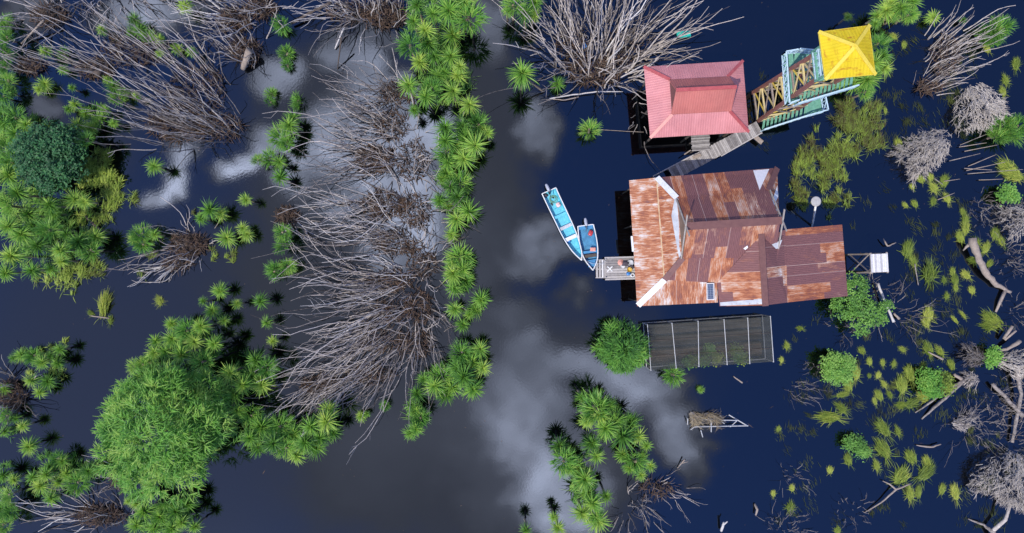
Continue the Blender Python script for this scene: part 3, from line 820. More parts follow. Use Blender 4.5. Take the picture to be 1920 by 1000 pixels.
# things lying in the boats
jerrycan(P(1107, 437.5, .08), .26, .20, .34, 1.2, M['red_plastic'], "red fuel tank in the stern of the short blue boat", 'fuel tank')
jerrycan(P(1046.5, 384.5, .08), .20, .22, .36, .5, M['pink_tin'], "pale pink fuel tin on the floor of the long turquoise boat", 'fuel tin')
m = MB(); m.box(P(1111.5, 468, .42), (.25, .17, .05)); m.box(P(1111.5, 468, .48), (.20, .13, .02)); tag(m.build('cushion', M['salmon_plastic'], None, origin=P(1111.5, 468, .4)), "salmon coloured cushion on the seat of the short blue boat", "cushion")
m = MB(); torus(m, P(1036.5, 373, .12), .30, .035); torus(m, P(1037, 373.6, .18), .25, .03); torus(m, P(1038, 374, .16), .36, .03); tag(m.build('rope_coil', M['green_paint'], None, True, origin=P(1036.5, 373, .1)), "loose green rope coil in the stern of the long turquoise boat", "rope")
for (x, y, r_, lab) in ((1036, 370, -.5, "dark sandal inside the green rope coil"), (1034.5, 383, -1.0, "dark sandal near the pink fuel tin")):
    m = MB(); m.box(P(x, y, .11), (.17, .065, .02), Matrix.Rotation(r_, 3, 'Z')); m.box(P(x, y, .15), (.04, .075, .025), Matrix.Rotation(r_, 3, 'Z')); tag(m.build('sandal', M['black_plastic'], None, origin=P(x, y, .1)), lab, 'sandal')
cz = zj; zj = .09; cloth_heap(1066, 452.5, .2, M['blue_plastic'], "dark blue cloth beside the white seat of the long turquoise boat")
cloth_heap(1022.5, 367, .2, M['grey_cloth'], "grey bundle in the stern corner of the long turquoise boat"); zj = cz

def rope(pts, lab, mat='zinc'):
    path = [P(*q) for q in pts]; fine = []
    for i in range(len(path) - 1):
        for k in range(6):
            u = k / 6; q = path[i].lerp(path[i + 1], u); q.z -= .12 * math.sin(u * math.pi); fine.append(q)
    fine.append(path[-1]); q = MB(); q.tube(fine, [.018] * len(fine), 5); tag(q.build('mooring_rope', M[mat], None, origin=path[0]), lab, 'rope')
rope([(1111.5, 506, .75), (1121, 500, .45), (1136, 489, .95)], "thin pale rope tying the short blue boat to the jetty post")
rope([(1089.5, 486, .75), (1096, 488, .55), (1112, 495, .6), (1134.5, 495, .8)], "thin rope from the bow of the long turquoise boat across to the jetty")

# ------------------------------------------------------------------ watchtower with wrap-round stairs
def lattice(m, a, b, h, n, w=.07, outer=None):
    """railing of crossed slats from a to b (deck level), height h"""
    a, b = Vector(a), Vector(b); up = Vector((0, 0, h))
    if outer is not None: up = up + Vector(outer)
    m.beam(a + up, b + up, .10, .08); m.beam(a + up * .12, b + up * .12, .07, .06)
    for i in range(n + 1):
        p = a.lerp(b, i / n); m.beam(p, p + up, w, w)
    for i in range(n):
        p, q = a.lerp(b, i / n), a.lerp(b, (i + 1) / n)
        m.beam(p + up * .1, q + up * .98, w * .8, .03); m.beam(p + up * .98, q + up * .1, w * .8, .034)
def tower():
    base = [P(1410, 175, 0), P(1464, 167, 0), P(1472, 222, 0), P(1418, 230, 0)]         # NW NE SE SW feet
    zt = 12.6
    top = [P(1526, 103, zt), P(1578, 97, zt), P(1584, 142, zt), P(1531, 149, zt)]
    root = empty('watchtower', at_z(sum(base, Vector()) / 4, 0), "tall timber watchtower with a yellow pyramid roof and green stairs winding round it", "watchtower")
    def lv(i, z): return base[i].lerp(top[i], z / zt)
    for i in range(4):
        m = MB(); m.beam(lv(i, -.1) - Vector((0, 0, .5)), lv(i, zt), .26, .26, up=(0, 1, 0)); m.build('leg', M['brick_paint'], root)
    lev = [.4, 2.3, 4.4, 6.5, 8.6, 10.6, 12.45]
    for k, z in enumerate(lev):
        m = MB()
        for i in range(4):
            m.beam(lv(i, z + .02 * (i % 2)), lv((i + 1) % 4, z + .02 * (i % 2)), .14, .14)
        m.build('ring_beam', M['cream_paint'] if k % 2 else M['log_wood'], root)
    for k in range(6):
        for i in range(4):
            j = (i + 1) % 4
            nrm = (lv(j, 3) - lv(i, 3)).cross(Vector((0, 0, 1))).normalized() * .09
            m = MB(); m.beam(lv(i, lev[k + 1]) + nrm, lv(j, lev[k]) + nrm, .15, .06, up=nrm); m.build('brace', M['yellow_paint'] if (k + i) % 2 else M['cream_paint'], root)
            m = MB(); m.beam(lv(i, lev[k]) - nrm, lv(j, lev[k + 1]) - nrm, .13, .06, up=nrm); m.build('brace', M['log_wood'] if k % 2 else M['cream_paint'], root)
    def flight(a, b, w, n, inner, rail_side=1, lat=True, nl=6):
        """stairs from a to b: green treads, strings and an outer rail; inner = unit vector towards the tower"""
        st = empty('stair_flight', (0, 0, 0)); st.parent = root; st.location = -parent_world(root)
        d = (b - a)
        hd = at_z(d, 0).normalized()
        for k in range(n):
            c = a.lerp(b, (k + .5) / n); m = MB()
            m.beam(c - inner * w / 2, c + inner * w / 2, .20, .05); m.build('tread', M['green_paint'], st)
        for sg in (-1, 1):
            m = MB(); m.beam(a + inner * sg * w / 2 - Vector((0, 0, .06)), b + inner * sg * w / 2 - Vector((0, 0, .06)), .07, .24); m.build('stringer', M['pale_blue_paint'] if sg < 0 else M['cream_paint'], st)
        m = MB(); q = -inner * (w / 2 + .03)
        up = Vector((0, 0, 1.0))
        m.beam(a + q + up, b + q + up, .11, .09); m.beam(a + q + up * .5, b + q + up * .5, .09, .05)
        for k in range(nl + 1):
            p = a.lerp(b, k / nl) + q; m.beam(p - Vector((0, 0, .1)), p + up, .08, .08)
        if lat:
            for k in range(nl):
                p, p2 = a.lerp(b, k / nl) + q, a.lerp(b, (k + 1) / nl) + q
                m.beam(p + up * .1, p2 + up, .06, .03); m.beam(p + up, p2 + up * .1, .06, .034)
        m.build('handrail', M['pale_blue_paint'], st)
        return st
    def deck(pts, n=10, mat='green_paint'):
        m = MB(); a, b, c, d = pts
        for k in range(n):
            f0, f1 = (k + .06) / n, (k + .94) / n
            m.slab([a.lerp(b, f0), a.lerp(b, f1), d.lerp(c, f1), d.lerp(c, f0)], .05)
        return m.build('landing', M[mat], root)
    def railing(a, b, n, h=1.05, outer=None):
        m = MB(); lattice(m, a, b, h, n, .075, outer); return m.build('railing', M['pale_blue_paint'], root)
    north = Vector((.13, .99, 0)).normalized()
    z1, z2, z3 = 3.7, 8.1, 12.5
    # flight 1 along the near side, rising away from the boardwalk
    flight(P(1428, 236, 1.05), P(1514, 208, z1), 1.0, 11, north)
    deck([P(1510, 220, z1), P(1542, 212, z1), P(1533, 150, z1), P(1512, 153, z1)], 12)
    railing(P(1511, 220, z1), P(1543, 211, z1), 2); railing(P(1543, 211, z1), P(1536, 176, z1), 2)
    # flight 2 on the far side, back towards the pink hut
    a2, b2 = P(1528, 126, z1 + .3), P(1484, 113, z2)
    deck([P(1533, 150, z1), P(1512, 153, z1), P(1506, 118, z1), P(1528, 114, z1)], 8)
    flight(P(1524, 112, z1 + .1), P(1490, 110, z2 - .2), .95, 14, -north, lat=True, nl=5)
    # long landing on the west side
    deck([P(1468, 103, z2), P(1487, 99, z2), P(1494, 192, z2), P(1474, 198, z2)], 16)
    railing(P(1465, 104, z2), P(1471, 199, z2), 5); railing(P(1465, 104, z2), P(1487, 100, z2), 1)
    railing(P(1471, 199, z2), P(1489, 193, z2), 1)
    # flight 3 along the near side up to the cabin
    flight(P(1490, 187, z2), P(1600, 153, z3 - .3), 1.0, 14, north, nl=8)
    # cabin platform
    fl = [p + Vector((0, 0, .12)) for p in top]
    c = sum(fl, Vector()) / 4
    fl = [c + (p - c) * 1.18 for p in fl]
    m = MB(); m.slab(fl, .12); m.build('platform_floor', M['green_paint'], root)
    for i in range(4):
        a, b = fl[i], fl[(i + 1) % 4]
        if i != 2: railing(a, b, 4, 1.05)
        m = MB(); m.beam(a, Vector((a.x, a.y, 15.3)), .13, .13, up=(0, 1, 0)); m.build('cabin_post', M['green_paint'], root)
    # west gallery rail seen below the roof edge
    w0, w1 = P(1531, 104, 12.3), P(1536, 150, 12.3)
    m = MB(); m.beam(P(1529, 98, 13.4), P(1534, 150, 13.4), .22, .06); m.build('rail_board', M['green_paint'], root)
    railing(P(1537, 94, 12.6), P(1542, 147, 12.6), 4)
    # roof
    e = [P(1536, 60.5, 15.2), P(1630, 48, 15.2), P(1641, 139.5, 15.2), P(1548, 148.5, 15.2)]
    ap = P(1603.5, 86.5, 16.1)
    m = MB()
    for i in range(4): m.slab([e[i], e[(i + 1) % 4], ap], .04, e[(i + 1) % 4] - e[i])
    rf = m.build('roof', M['yellow_sheet'], root)
    for i in range(4): caps('hip_cap', e[i], ap, .26, .05, M['yellow_cap'], rf, .04, .06)
    m = MB()
    for i in range(4): m.beam(e[i] - Vector((0, 0, .08)), e[(i + 1) % 4] - Vector((0, 0, .08)), .05, .14 + .01 * (i % 2))
    m.build('fascia', M['yellow_cap'], rf)
tower()

# ------------------------------------------------------------------ small timber platform on tall legs
def stand():
    z = 3.9
    c4 = [P(1632, 477, z), P(1664.5, 475.5, z), P(1666.5, 509.5, z), P(1634, 511.5, z)]
    root = empty('tank_stand', at_z(sum(c4, Vector()) / 4, 0), "square plank platform on tall crossed-brace legs beside the rusty house wing", "platform")
    m = MB(); n = 9
    for k in range(n):
        f0, f1 = (k + .04) / n, (k + .96) / n
        m.slab([c4[0].lerp(c4[1], f0), c4[0].lerp(c4[1], f1), c4[3].lerp(c4[2], f1), c4[3].lerp(c4[2], f0)], .05, tint=rnd.random())
    m.build('deck', M['pale_plank'], root)
    for f in (.04, .96):
        m = MB(); m.beam(c4[0].lerp(c4[1], f) + Vector((0, .12, -.10)), c4[3].lerp(c4[2], f) + Vector((0, -.12, -.10)), .10, .14, .5); m.build('bearer', M['twig_grey'], root)
    ft = [at_z(p, -.4) for p in c4]; cc = sum(ft, Vector()) / 4
    for p in ft: p += (p - cc) * .06
    for i in range(4):
        m = MB(); m.beam(ft[i], c4[i] - Vector((0, 0, .1)), .13, .13, .7, up=(0, 1, 0)); m.build('leg', M['log_wood'], root)
        a, b = ft[i], ft[(i + 1) % 4]
        for (f0, f1) in ((.15, .95), (.95, .15)):
            m = MB(); m.beam(a.lerp(c4[i], f0), b.lerp(c4[(i + 1) % 4], f1), .10, .04 + .004 * (f0 > .5), .7); m.build('brace', M['log_wood'], root)
stand()

# ------------------------------------------------------------------ pole with a pale disc
root = empty('pole', P(1521, 425, 0), "leaning white pipe pole topped by a round pale grey disc, behind the rusty house wing", "pole")
m = MB(); m.tube([P(1521, 430, -.4), P(1524, 416, .6), P(1529.5, 386, 2.7)], [.10, .10, .09], 10); m.build('pipe', M['white_paint'], root, True)
m = MB(); lathe(m, P(1530, 378, 2.85), [(0, -.10), (.42, -.10), (.45, -.05), (.45, .03), (.40, .07), (0, .09)], 28); m.build('disc', M['concrete_grey'], root)

# ------------------------------------------------------------------ netted shade house
def nethouse():
    z = 2.25
    tops = [(1214, 609.5), (1260, 606.5), (1309, 602.5), (1357.5, 599.5), (1402, 596.5), (1444.5, 593.5)]
    bots = [(1220.5, 694.5), (1268, 690.5), (1310.5, 687.5), (1363.5, 683.8), (1406, 681.8), (1450.5, 678.6)]
    T = [P(*q, z) for q in tops]; B = [P(*q, z) for q in bots]
    root = empty('shade_house', at_z((T[2] + B[3]) / 2, 0), "nursery frame of white pipes under dark shade net, in the water below the rusty house", "shade house")
    for k in range(6):
        rib = MB(); rib.tube([T[k], B[k]], [.034, .034], 8); rib.build('rib', M['pvc_white'], root)
        for p in (T[k], B[k]):
            q = MB(); q.tube([at_z(p, -.5), at_z(p, z)], [.05, .05], 8); q.build('post', M['pvc_white'], root)
    def low(p): return at_z(p, .25)
    for A in (B, T):
        q = MB(); q.tube([low(A[0]), low(A[-1])], [.05, .05], 8); q.build('base_rail', M['pvc_white'], root)
    q = MB(); q.tube([low(T[0]), low(B[0])], [.05, .05], 8); q.build('base_rail', M['pvc_white'], root)
    q = MB(); q.tube([low(T[-1]), low(B[-1])], [.05, .05], 8); q.build('base_rail', M['pvc_white'], root)
    for f in (.36, .70):
        q = MB(); q.tube([T[0].lerp(B[0], f) - Vector((0, 0, .02)), T[-1].lerp(B[-1], f) - Vector((0, 0, .02))], [.018, .018], 6); q.build('wire', M['dark_timber'], root)
    def sheet(a, b, c, d, nu, nv, sag):
        q = MB(); vs = []; fs = []
        for i in range(nu + 1):
            for j in range(nv + 1):
                u, v = i / nu, j / nv
                p = a.lerp(b, u).lerp(d.lerp(c, u), v)
                s_ = sag * abs(math.sin(u * math.pi * 5)) * math.sin(v * math.pi) + sag * .5 * mnoise.noise(p * .9)
                vs.append(p - Vector((0, 0, s_ + .06)) if sag > 0 else p)
        for i in range(nu):
            for j in range(nv): fs.append((i * (nv + 1) + j, (i + 1) * (nv + 1) + j, (i + 1) * (nv + 1) + j + 1, i * (nv + 1) + j + 1))
        q.add(vs, fs); return q
    sheet(T[0], T[-1], B[-1], B[0], 40, 12, .10).build('roof_net', M['shade_net'], root, True)
    o = Vector((0, 0, .1))
    for (a, b) in ((T[0], T[-1]), (T[0], B[0]), (T[-1], B[-1]), (B[0], B[-1])):
        sheet(a - o, b - o, at_z(b, .28), at_z(a, .28), 10, 4, 0).build('side_net', M['shade_net'], root, True)
    # nursery benches inside
    for (f0, f1, zz, lab) in ((.06, .26, .55, 'back'), (.32, .54, .52, 'middle'), (.60, .93, .30, 'front')):
        bt = empty('nursery_bench', at_z(T[2].lerp(B[2], (f0 + f1) / 2), 0), {'back': "grey slatted nursery bench nearest the house inside the netted shade house", 'middle': "grey slatted nursery bench along the centre of the netted shade house", 'front': "low earth-covered nursery bench along the outer edge of the netted shade house"}[lab], "bench", "benches inside the shade house")
        q = MB(); n = 8
        for k in range(n):
            u0, u1 = f0 + (f1 - f0) * k / n, f0 + (f1 - f0) * (k + .88) / n
            q.slab([at_z(T[0].lerp(B[0], u0), zz) + Vector((.3, 0, 0)), at_z(T[-1].lerp(B[-1], u0), zz) - Vector((.3, 0, 0)), at_z(T[-1].lerp(B[-1], u1), zz) - Vector((.3, 0, 0)), at_z(T[0].lerp(B[0], u1), zz) + Vector((.3, 0, 0))], .05, tint=rnd.random())
        q.build('slatted_top', M['dark_timber'] if lab != 'front' else M['brown_litter'], bt)
        for k in range(6):
            for u in (f0 + .03, f1 - .03):
                p = T[k].lerp(B[k], u) + Vector((.35 if k == 0 else (-.35 if k == 5 else 0), 0, 0))
                q = MB(); q.tube([at_z(p, -.4), at_z(p, zz - .05)], [.05, .05], 6); q.build('leg', M['dark_timber'], bt)
    return T, B
NET_T, NET_B = nethouse()

# ------------------------------------------------------------------ collapsed white frame
root = empty('pipe_frame', P(1345, 795, 0), "collapsed white pipe frame half sunk in the water below the shade house", "frame")
for (a, b, r_) in (((1302, 800.5, .35), (1403, 798.5, .55), .05), ((1296, 786.5, .30), (1382, 788.5, .45), .05), ((1366.5, 778, .05), (1402, 799, .52), .055), ((1382, 789, .42), (1369, 801, .42), .04),
                   ((1333.5, 812, -.1), (1333.5, 786, .7), .05), ((1318, 821, -.1), (1314, 807, .5), .05), ((1289, 796, .0), (1289.5, 785, .6), .05), ((1350, 779, .1), (1360, 790, .4), .04), ((1353, 791, .4), (1358.5, 794.5, .2), .04), ((1302, 801, .38), (1295, 806, .2), .04)):
    m = MB(); m.tube([P(*a), P(*b)], [r_, r_], 8); m.build('pipe', M['pvc_white'], root)

# ------------------------------------------------------------------ floating crate and drifting jerrycan
m = MB(); c = P(1281.5, 65.5, .22)
rm = Matrix.Rotation(R(5), 3, 'Z')
m.box(c, (.60, .24, .06), rm)
for (dx, dy, hx, hy) in ((0, .24, .62, .03), (0, -.24, .62, .03), (.6, 0, .03, .21), (-.6, 0, .03, .21), (.2, 0, .02, .21), (-.2, 0, .02, .21)):
    m.box(c + rm @ Vector((dx, dy, .06)), (hx, hy, .11), rm)
tag(m.build('crate', M['teal_plastic'], None, origin=c), "teal plastic crate caught at the end of the dead branches above the pink-roofed hut", "crate")
jerrycan(P(1096, 88, .1), .26, .2, .45, .9, M['blue_plastic'], "light blue jerrycan caught in the dead branches above the channel")

# ================================================================== plants
def blade(m, root, az, elev, ln, w, droop, segs=5, fold=.35, tint=.5, twist=0.0):
    """one strap leaf: rises at elev, bends down by droop, folded along its midrib"""
    d2 = Vector((math.cos(az), math.sin(az), 0)); s = Vector((-d2.y, d2.x, 0))
    if twist: s = (s + Vector((0, 0, twist))).normalized()
    p = Vector(root); vs = []; fs = []
    for i in range(segs + 1):
        u = i / segs
        e = elev - droop * u ** 1.4
        ww = w * (1 - u ** 2.2) * (.6 + .4 * min(1, u * 5)) * .5 + .002
        nrm = Vector((-d2.x * math.sin(e), -d2.y * math.sin(e), math.cos(e)))
        vs += [p - s * ww + nrm * ww * fold, p, p + s * ww + nrm * ww * fold]
        p = p + (d2 * math.cos(e) + Vector((0, 0, math.sin(e)))) * (ln / segs)
    for i in range(segs):
        a = i * 3; fs += [(a, a + 1, a + 4, a + 3), (a + 1, a + 2, a + 5, a + 4)]
    m.add(vs, fs, tint)

def crown_mesh(seed, n=74, w=.105, style='star'):
    r = random.Random(seed); m = MB(); ga = 2.39996
    base_t = r.uniform(.42, .58)
    for i in range(n):
        f = i / n                                   # 0 = oldest, lowest leaf
        az = i * ga + r.uniform(-.25, .25)
        el = R(-18 + 95 * f ** (1.1 if seed % 3 else 1.7)) + r.uniform(-.2, .2)
        ln = (1.0 - .42 * f ** 3) * r.uniform(.62, 1.15)
        dr = R(62 - 30 * f) * r.uniform(.6, 1.3)
        t = base_t + .22 * (f - .5) + r.uniform(-.24, .24)
        if f < .16: t -= .25
        blade(m, (math.cos(az) * .04, math.sin(az) * .04, -.16 + .2 * f), az, el, ln, w * r.uniform(.8, 1.2), dr, 5, .45, max(0, min(1, t)), r.uniform(-.4, .4))
    for i in range(14):                              # dry leaves hanging below
        az = r.uniform(0, 6.28)
        blade(m, (0, 0, -.2), az, R(-40) + r.uniform(-.3, .2), r.uniform(.5, .85), w * .9, R(40), 3, .2, .05, 0)
    return m
PAND = []
for k in range(12):
    me = crown_mesh(100 + k, 104 + 8 * (k % 4), .056 + .008 * (k % 3)).build('crown', M['pandanus_leaf'])
    PAND.append(me.data); bpy.data.objects.remove(me)
REED = []
for k in range(4):                                   # upright bladed clump
    r = random.Random(40 + k); m = MB()
    for i in range(180):
        a = r.uniform(0, 6.283); q = math.sqrt(r.random()) * .55
        blade(m, (math.cos(a) * q, math.sin(a) * q, r.uniform(-.3, .0)), a + r.uniform(-.9, .9), R(80 - 62 * q / .55 * r.uniform(.6, 1.1)), r.uniform(.55, .95), .05 * r.uniform(.8, 1.3), R(r.uniform(20, 75)), 4, .4, r.uniform(.15, .85), r.uniform(-.4, .4))
    o = m.build('crown', M['reed_leaf']); REED.append(o.data); bpy.data.objects.remove(o)
def trunk_mesh(seed):
    r = random.Random(seed); m = MB(); pts = []
    for i in range(6):
        u = i / 5; pts.append((math.sin(u * 3) * .08 * r.uniform(-1, 1), math.cos(u * 2.5) * .06 * r.uniform(-1, 1), -u))
    m.tube(pts, [.055, .05, .05, .055, .06, .08], 7, r.random()); o = m.build('trunk', M['pandanus_trunk']); d = o.data; bpy.data.objects.remove(o); return d
TRUNKS = [trunk_mesh(k) for k in range(3)]
PAND_MIX = PAND[:4] + REED[:1] + PAND[4:8] + REED[1:2] + PAND[8:]
n_rosette = [0]
def rosette(px, py, rpx, z, label, group, cat='pandanus', meshes=None, name='pandanus', stretch=1.0):
    """one plant: crown centred where the photo shows it, trunk below it"""
    k = (H - z) / (H * PPM); rad = rpx * k
    loc = P(px, py, z)
    root = empty(name, at_z(loc, 0), label, cat, group)
    ms = meshes or PAND_MIX
    c = bpy.data.objects.new('crown', ms[n_rosette[0] % len(ms)]); n_rosette[0] += 1
    COL.objects.link(c); c.parent = root
    c.location = (0, 0, z); sc = rad * 1.06 * rnd.uniform(.92, 1.08)
    c.scale = (sc, sc, sc * stretch); c.rotation_euler = (rnd.gauss(0, .30), rnd.gauss(0, .30), rnd.uniform(0, 6.28))
    t = bpy.data.objects.new('trunk', TRUNKS[n_rosette[0] % 3]); COL.objects.link(t); t.parent = root
    t.location = (0, 0, z - .1); t.scale = (1.4 + rad * .5, 1.4 + rad * .5, z + .5); t.rotation_euler = (0, 0, rnd.uniform(0, 6.28))
    return root
ORD = ['uppermost', 'second from top', 'third from top', 'fourth from top', 'fifth from top', 'sixth from top', 'seventh from top', 'eighth from top', 'ninth from top', 'tenth from top', 'eleventh from top', 'twelfth from top', 'thirteenth from top', 'fourteenth from top', 'fifteenth from top']
def cluster(where, group, items, z0, z1, what='green pandanus', cat='pandanus', name='pandanus', meshes=None, stretch=1.0):
    its = sorted(items, key=lambda q: q[1] + q[0] * .01)
    n = len(its)
    for i, (x, y, r_) in enumerate(its):
        size = 'small' if r_ < 15 else ('broad' if r_ > 26 else '')
        od = ORD[i] if i < n - 1 or n == 1 else 'lowest'
        if n == 1: lab = f"{size + ' ' if size else ''}{what} {where}"
        else: lab = f"{size + ' ' if size else ''}{what}, {od} {where}"
        rosette(x, y, r_, rnd.uniform(z0, z1) * (.55 + .45 * min(1, r_ / 24)), lab, group, cat, meshes, name, stretch)
G1_ = 'pandanus plants along the channel'
cluster('in the clump at the picture top beside the channel', G1_, [(782, 10, 26), (812, 26, 24), (842, 20, 34), (880, 32, 34), (797, 57, 28), (848, 66, 30), (803, 82, 24), (767, 84, 26), (870, 5, 26), (775, 40, 20)], 3.2, 5.2)
cluster('in the second clump of the channel bank', G1_, [(787, 117, 24), (845, 107, 28), (815, 105, 24), (820, 143, 22), (767, 160, 26), (848, 172, 28), (798, 182, 26), (777, 207, 16), (858, 142, 22), (880, 197, 24), (833, 136, 22), (810, 165, 20), (862, 125, 18)], 2.6, 4.4)
cluster('in the middle clump of the channel bank', G1_, [(835, 240, 28), (868, 238, 26), (898, 232, 24), (915, 250, 16), (835, 264, 28), (872, 258, 28), (890, 273, 28), (835, 284, 24), (870, 298, 28), (840, 305, 22), (905, 245, 18), (853, 275, 24)], 2.6, 4.2)
cluster('in the narrow tail of the channel bank', G1_, [(837, 326, 26), (862, 345, 26), (825, 376, 22), (857, 371, 26), (879, 397, 28), (856, 412, 26), (847, 440, 19), (830, 335, 16), (872, 380, 18), (845, 350, 20), (840, 388, 16)], 2.0, 3.6)
cluster('in the oval clump between the dead branches and the channel', G1_, [(862, 484, 26), (868, 505, 26), (850, 514, 26), (872, 528, 24), (852, 540, 22), (850, 498, 22), (862, 520, 26), (875, 490, 20)], 2.4, 3.4)
cluster('in the loose group below the oval clump', G1_, [(902, 562, 22), (892, 581, 22), (853, 580, 22), (868, 609, 18), (880, 590, 16)], 2.2, 3.4)
cluster('in the last clump of the channel bank', G1_, [(900, 655, 24), (885, 678, 28), (865, 662, 24), (870, 706, 30), (848, 726, 26), (815, 724, 26), (836, 741, 26), (887, 730, 26), (782, 738, 24), (795, 711, 18), (905, 690, 20), (858, 690, 24), (828, 708, 24)], 2.4, 4.0)
cluster('in the short spur hanging below the channel bank clump', G1_, [(779, 770, 19), (788, 783, 18), (769, 812, 20), (780, 805, 18), (772, 760, 16), (785, 795, 14)], 1.8, 3.0)
G2_ = 'pandanus plants above the pink-roofed hut'
cluster('at the picture top beside the grey fan of branches', G2_, [(963, 8, 24), (985, 24, 26), (1003, 5, 22), (952, 20, 16), (1000, 28, 18)], 2.8, 4.0)
cluster('with a leaning trunk, alone in the channel above the hut', G2_, [(979, 138, 33)], 5.2, 5.4, 'tall pandanus')
cluster('at the foot of the grey fan of branches', G2_, [(1045, 158, 18)], 1.2, 1.4, 'small bladed pandanus')
cluster('alone in open water between the moored boats and the pink hut', G2_, [(1106, 243, 20)], 1.6, 1.8, 'bright green reed clump', meshes=REED)
G3_ = 'pandanus plants below the shade house'
cluster('in the broad group below the shade house', G3_, [(1114, 765, 32), (1136, 803, 30), (1110, 832, 26), (1167, 818, 34), (1197, 818, 20), (1153, 790, 28), (1184, 790, 24), (1118, 856, 22), (1142, 760, 22), (1100, 790, 20), (1090, 745, 14), (1170, 800, 24), (1128, 780, 24)], 3.2, 4.8)
cluster('in the loose bunch beside the fallen stems', G3_, [(1191, 867, 26), (1212, 836, 14), (1219, 874, 14), (1202, 891, 14), (1167, 853, 18), (1180, 880, 14), (1205, 855, 14)], 1.8, 3.2)
cluster('in the row climbing from the picture bottom', G3_, [(1049, 836, 22), (1058, 866, 26), (1079, 874, 22), (1096, 899, 30), (1101, 924, 24), (1111, 944, 24), (1136, 931, 18), (1091, 962, 24), (1121, 976, 28), (1085, 890, 20), (1108, 962, 20), (1068, 880, 18)], 3.0, 4.4)
cluster('at the bottom edge of the picture in the channel', G3_, [(1046, 990, 18), (986, 994, 15), (1038, 970, 14)], 2.4, 3.2)
cluster('just below the shade house edge', G3_, [(1263, 704, 21)], 1.5, 1.6, 'pale green drooping pandanus')
cluster('in open water below the shade house', G3_, [(1314, 731, 9)], .6, .7, 'tiny green pandanus')
G4_ = 'pandanus and reed tufts between the dead thickets'
cluster('with a dark reflection beside a bright cloud reflection', G4_, [(289, 312, 21)], 1.8, 2.0)
cluster('in the bushy string beside the central thicket', G4_, [(542, 236, 24), (528, 256, 24), (550, 222, 20), (505, 296, 20), (524, 304, 18), (526, 332, 20), (484, 300, 14), (536, 268, 18)], 1.8, 2.6, meshes=REED + PAND[:2], name='reed_clump', what='bushy green reed clump', cat='reed clump')
cluster('at the thicket edge halfway down', G4_, [(530, 436, 18), (531, 458, 20), (514, 508, 18), (540, 500, 16)], 1.2, 2.0, meshes=REED, name='reed_clump', what='dense green reed clump', cat='reed clump')
cluster('in the scattered trio beside the central thicket', G4_, [(488, 565, 19), (500, 605, 16), (511, 640, 14)], 2.0, 2.6)
cluster('in the ring around the small dead bush', G4_, [(393, 394, 24), (413, 401, 19), (377, 410, 16), (265, 438, 22), (425, 447, 22), (463, 440, 18), (455, 428, 15), (267, 458, 18), (250, 448, 14), (461, 375, 15), (290, 440, 14)], 1.4, 2.4)
cluster('in the group above the round bushy tree', G4_, [(412, 546, 20), (398, 583, 20), (444, 570, 13), (420, 601, 15), (380, 565, 12)], 1.8, 2.6)
G5_ = 'pandanus tufts in the upper swamp'
cluster('in the grassy patch nearest the picture edge', G5_, [(10, 70, 18), (3, 100, 20), (8, 125, 16), (12, 150, 18), (4, 180, 18), (10, 45, 14), (25, 175, 12)], .8, 1.8, meshes=REED, name='reed_clump', what='bright green reed clump', cat='reed clump')
cluster('among dark sticks in the upper swamp', G5_, [(85, 97, 16), (119, 100, 12), (118, 131, 12), (84, 158, 18), (72, 168, 12), (135, 165, 10)], .8, 1.6)
cluster('beside the stick thicket of the upper swamp', G5_, [(212, 163, 18), (222, 182, 16), (256, 180, 11), (233, 172, 12), (200, 150, 11)], .8, 1.6)
cluster('in the tufted corner below the stick thicket', G5_, [(140, 196, 16), (146, 236, 24), (184, 226, 20), (196, 206, 14), (170, 240, 18), (128, 205, 12), (212, 232, 12), (160, 214, 14)], .8, 1.6)
cluster('in the patch under the topmost branches', G5_, [(253, 38, 18), (262, 56, 18), (277, 68, 14), (190, 56, 14), (300, 73, 13), (333, 92, 14), (358, 97, 14), (346, 12, 18), (300, 100, 10), (245, 60, 12)], .8, 1.8)
cluster('beside the black log at the picture top', G5_, [(528, 48, 17)], 1.0, 1.2)
cluster('standing in the pale cloud reflection', G5_, [(537, 100, 15), (538, 122, 11), (508, 175, 12), (506, 190, 10), (557, 190, 17)], .6, .9, meshes=REED, name='reed_clump', what='upright green reed tuft', cat='reed clump', stretch=1.3)
G6_ = 'pandanus plants at the picture edge'
lm = [(15, 330, 28), (32, 362, 28), (10, 385, 26), (52, 402, 26), (92, 385, 24), (90, 430, 26), (40, 440, 28), (70, 462, 26), (20, 480, 28), (10, 512, 22), (60, 508, 22), (112, 470, 22), (65, 425, 24), (15, 425, 26), (45, 330, 22)]
cluster('in the dense mass at the picture edge', G6_, lm, 2.2, 4.4)
cluster('in the upper dense mass at the picture edge', G6_, [(10, 232, 28), (30, 250, 28), (12, 275, 26), (40, 285, 24), (20, 305, 26), (160, 262, 18), (50, 235, 20), (5, 215, 22), (28, 220, 20)], 2.0, 3.6, meshes=REED + PAND[:3])
cluster('at the water side of the dense mass', G6_, [(140, 374, 26), (147, 455, 28), (168, 470, 24), (180, 445, 22), (158, 378, 18), (125, 440, 20), (100, 400, 20), (130, 470, 20), (95, 505, 18), (115, 490, 18)], 1.6, 2.6)
G7_ = 'pandanus plants around the round bushy tree'
cluster('on the upper shoulder of the round bushy tree', G7_, [(322, 608, 20), (350, 620, 24), (376, 612, 22), (292, 640, 20), (322, 636, 24), (364, 642, 24), (395, 660, 22), (340, 665, 26), (401, 645, 20), (290, 662, 20), (378, 680, 24), (310, 660, 22)], 2.6, 4.2)
cluster('low against the round bushy tree', G7_, [(250, 688, 16), (280, 680, 18), (265, 684, 14)], 1.2, 1.8, meshes=REED, name='reed_clump', what='yellow green reed clump', cat='reed clump')
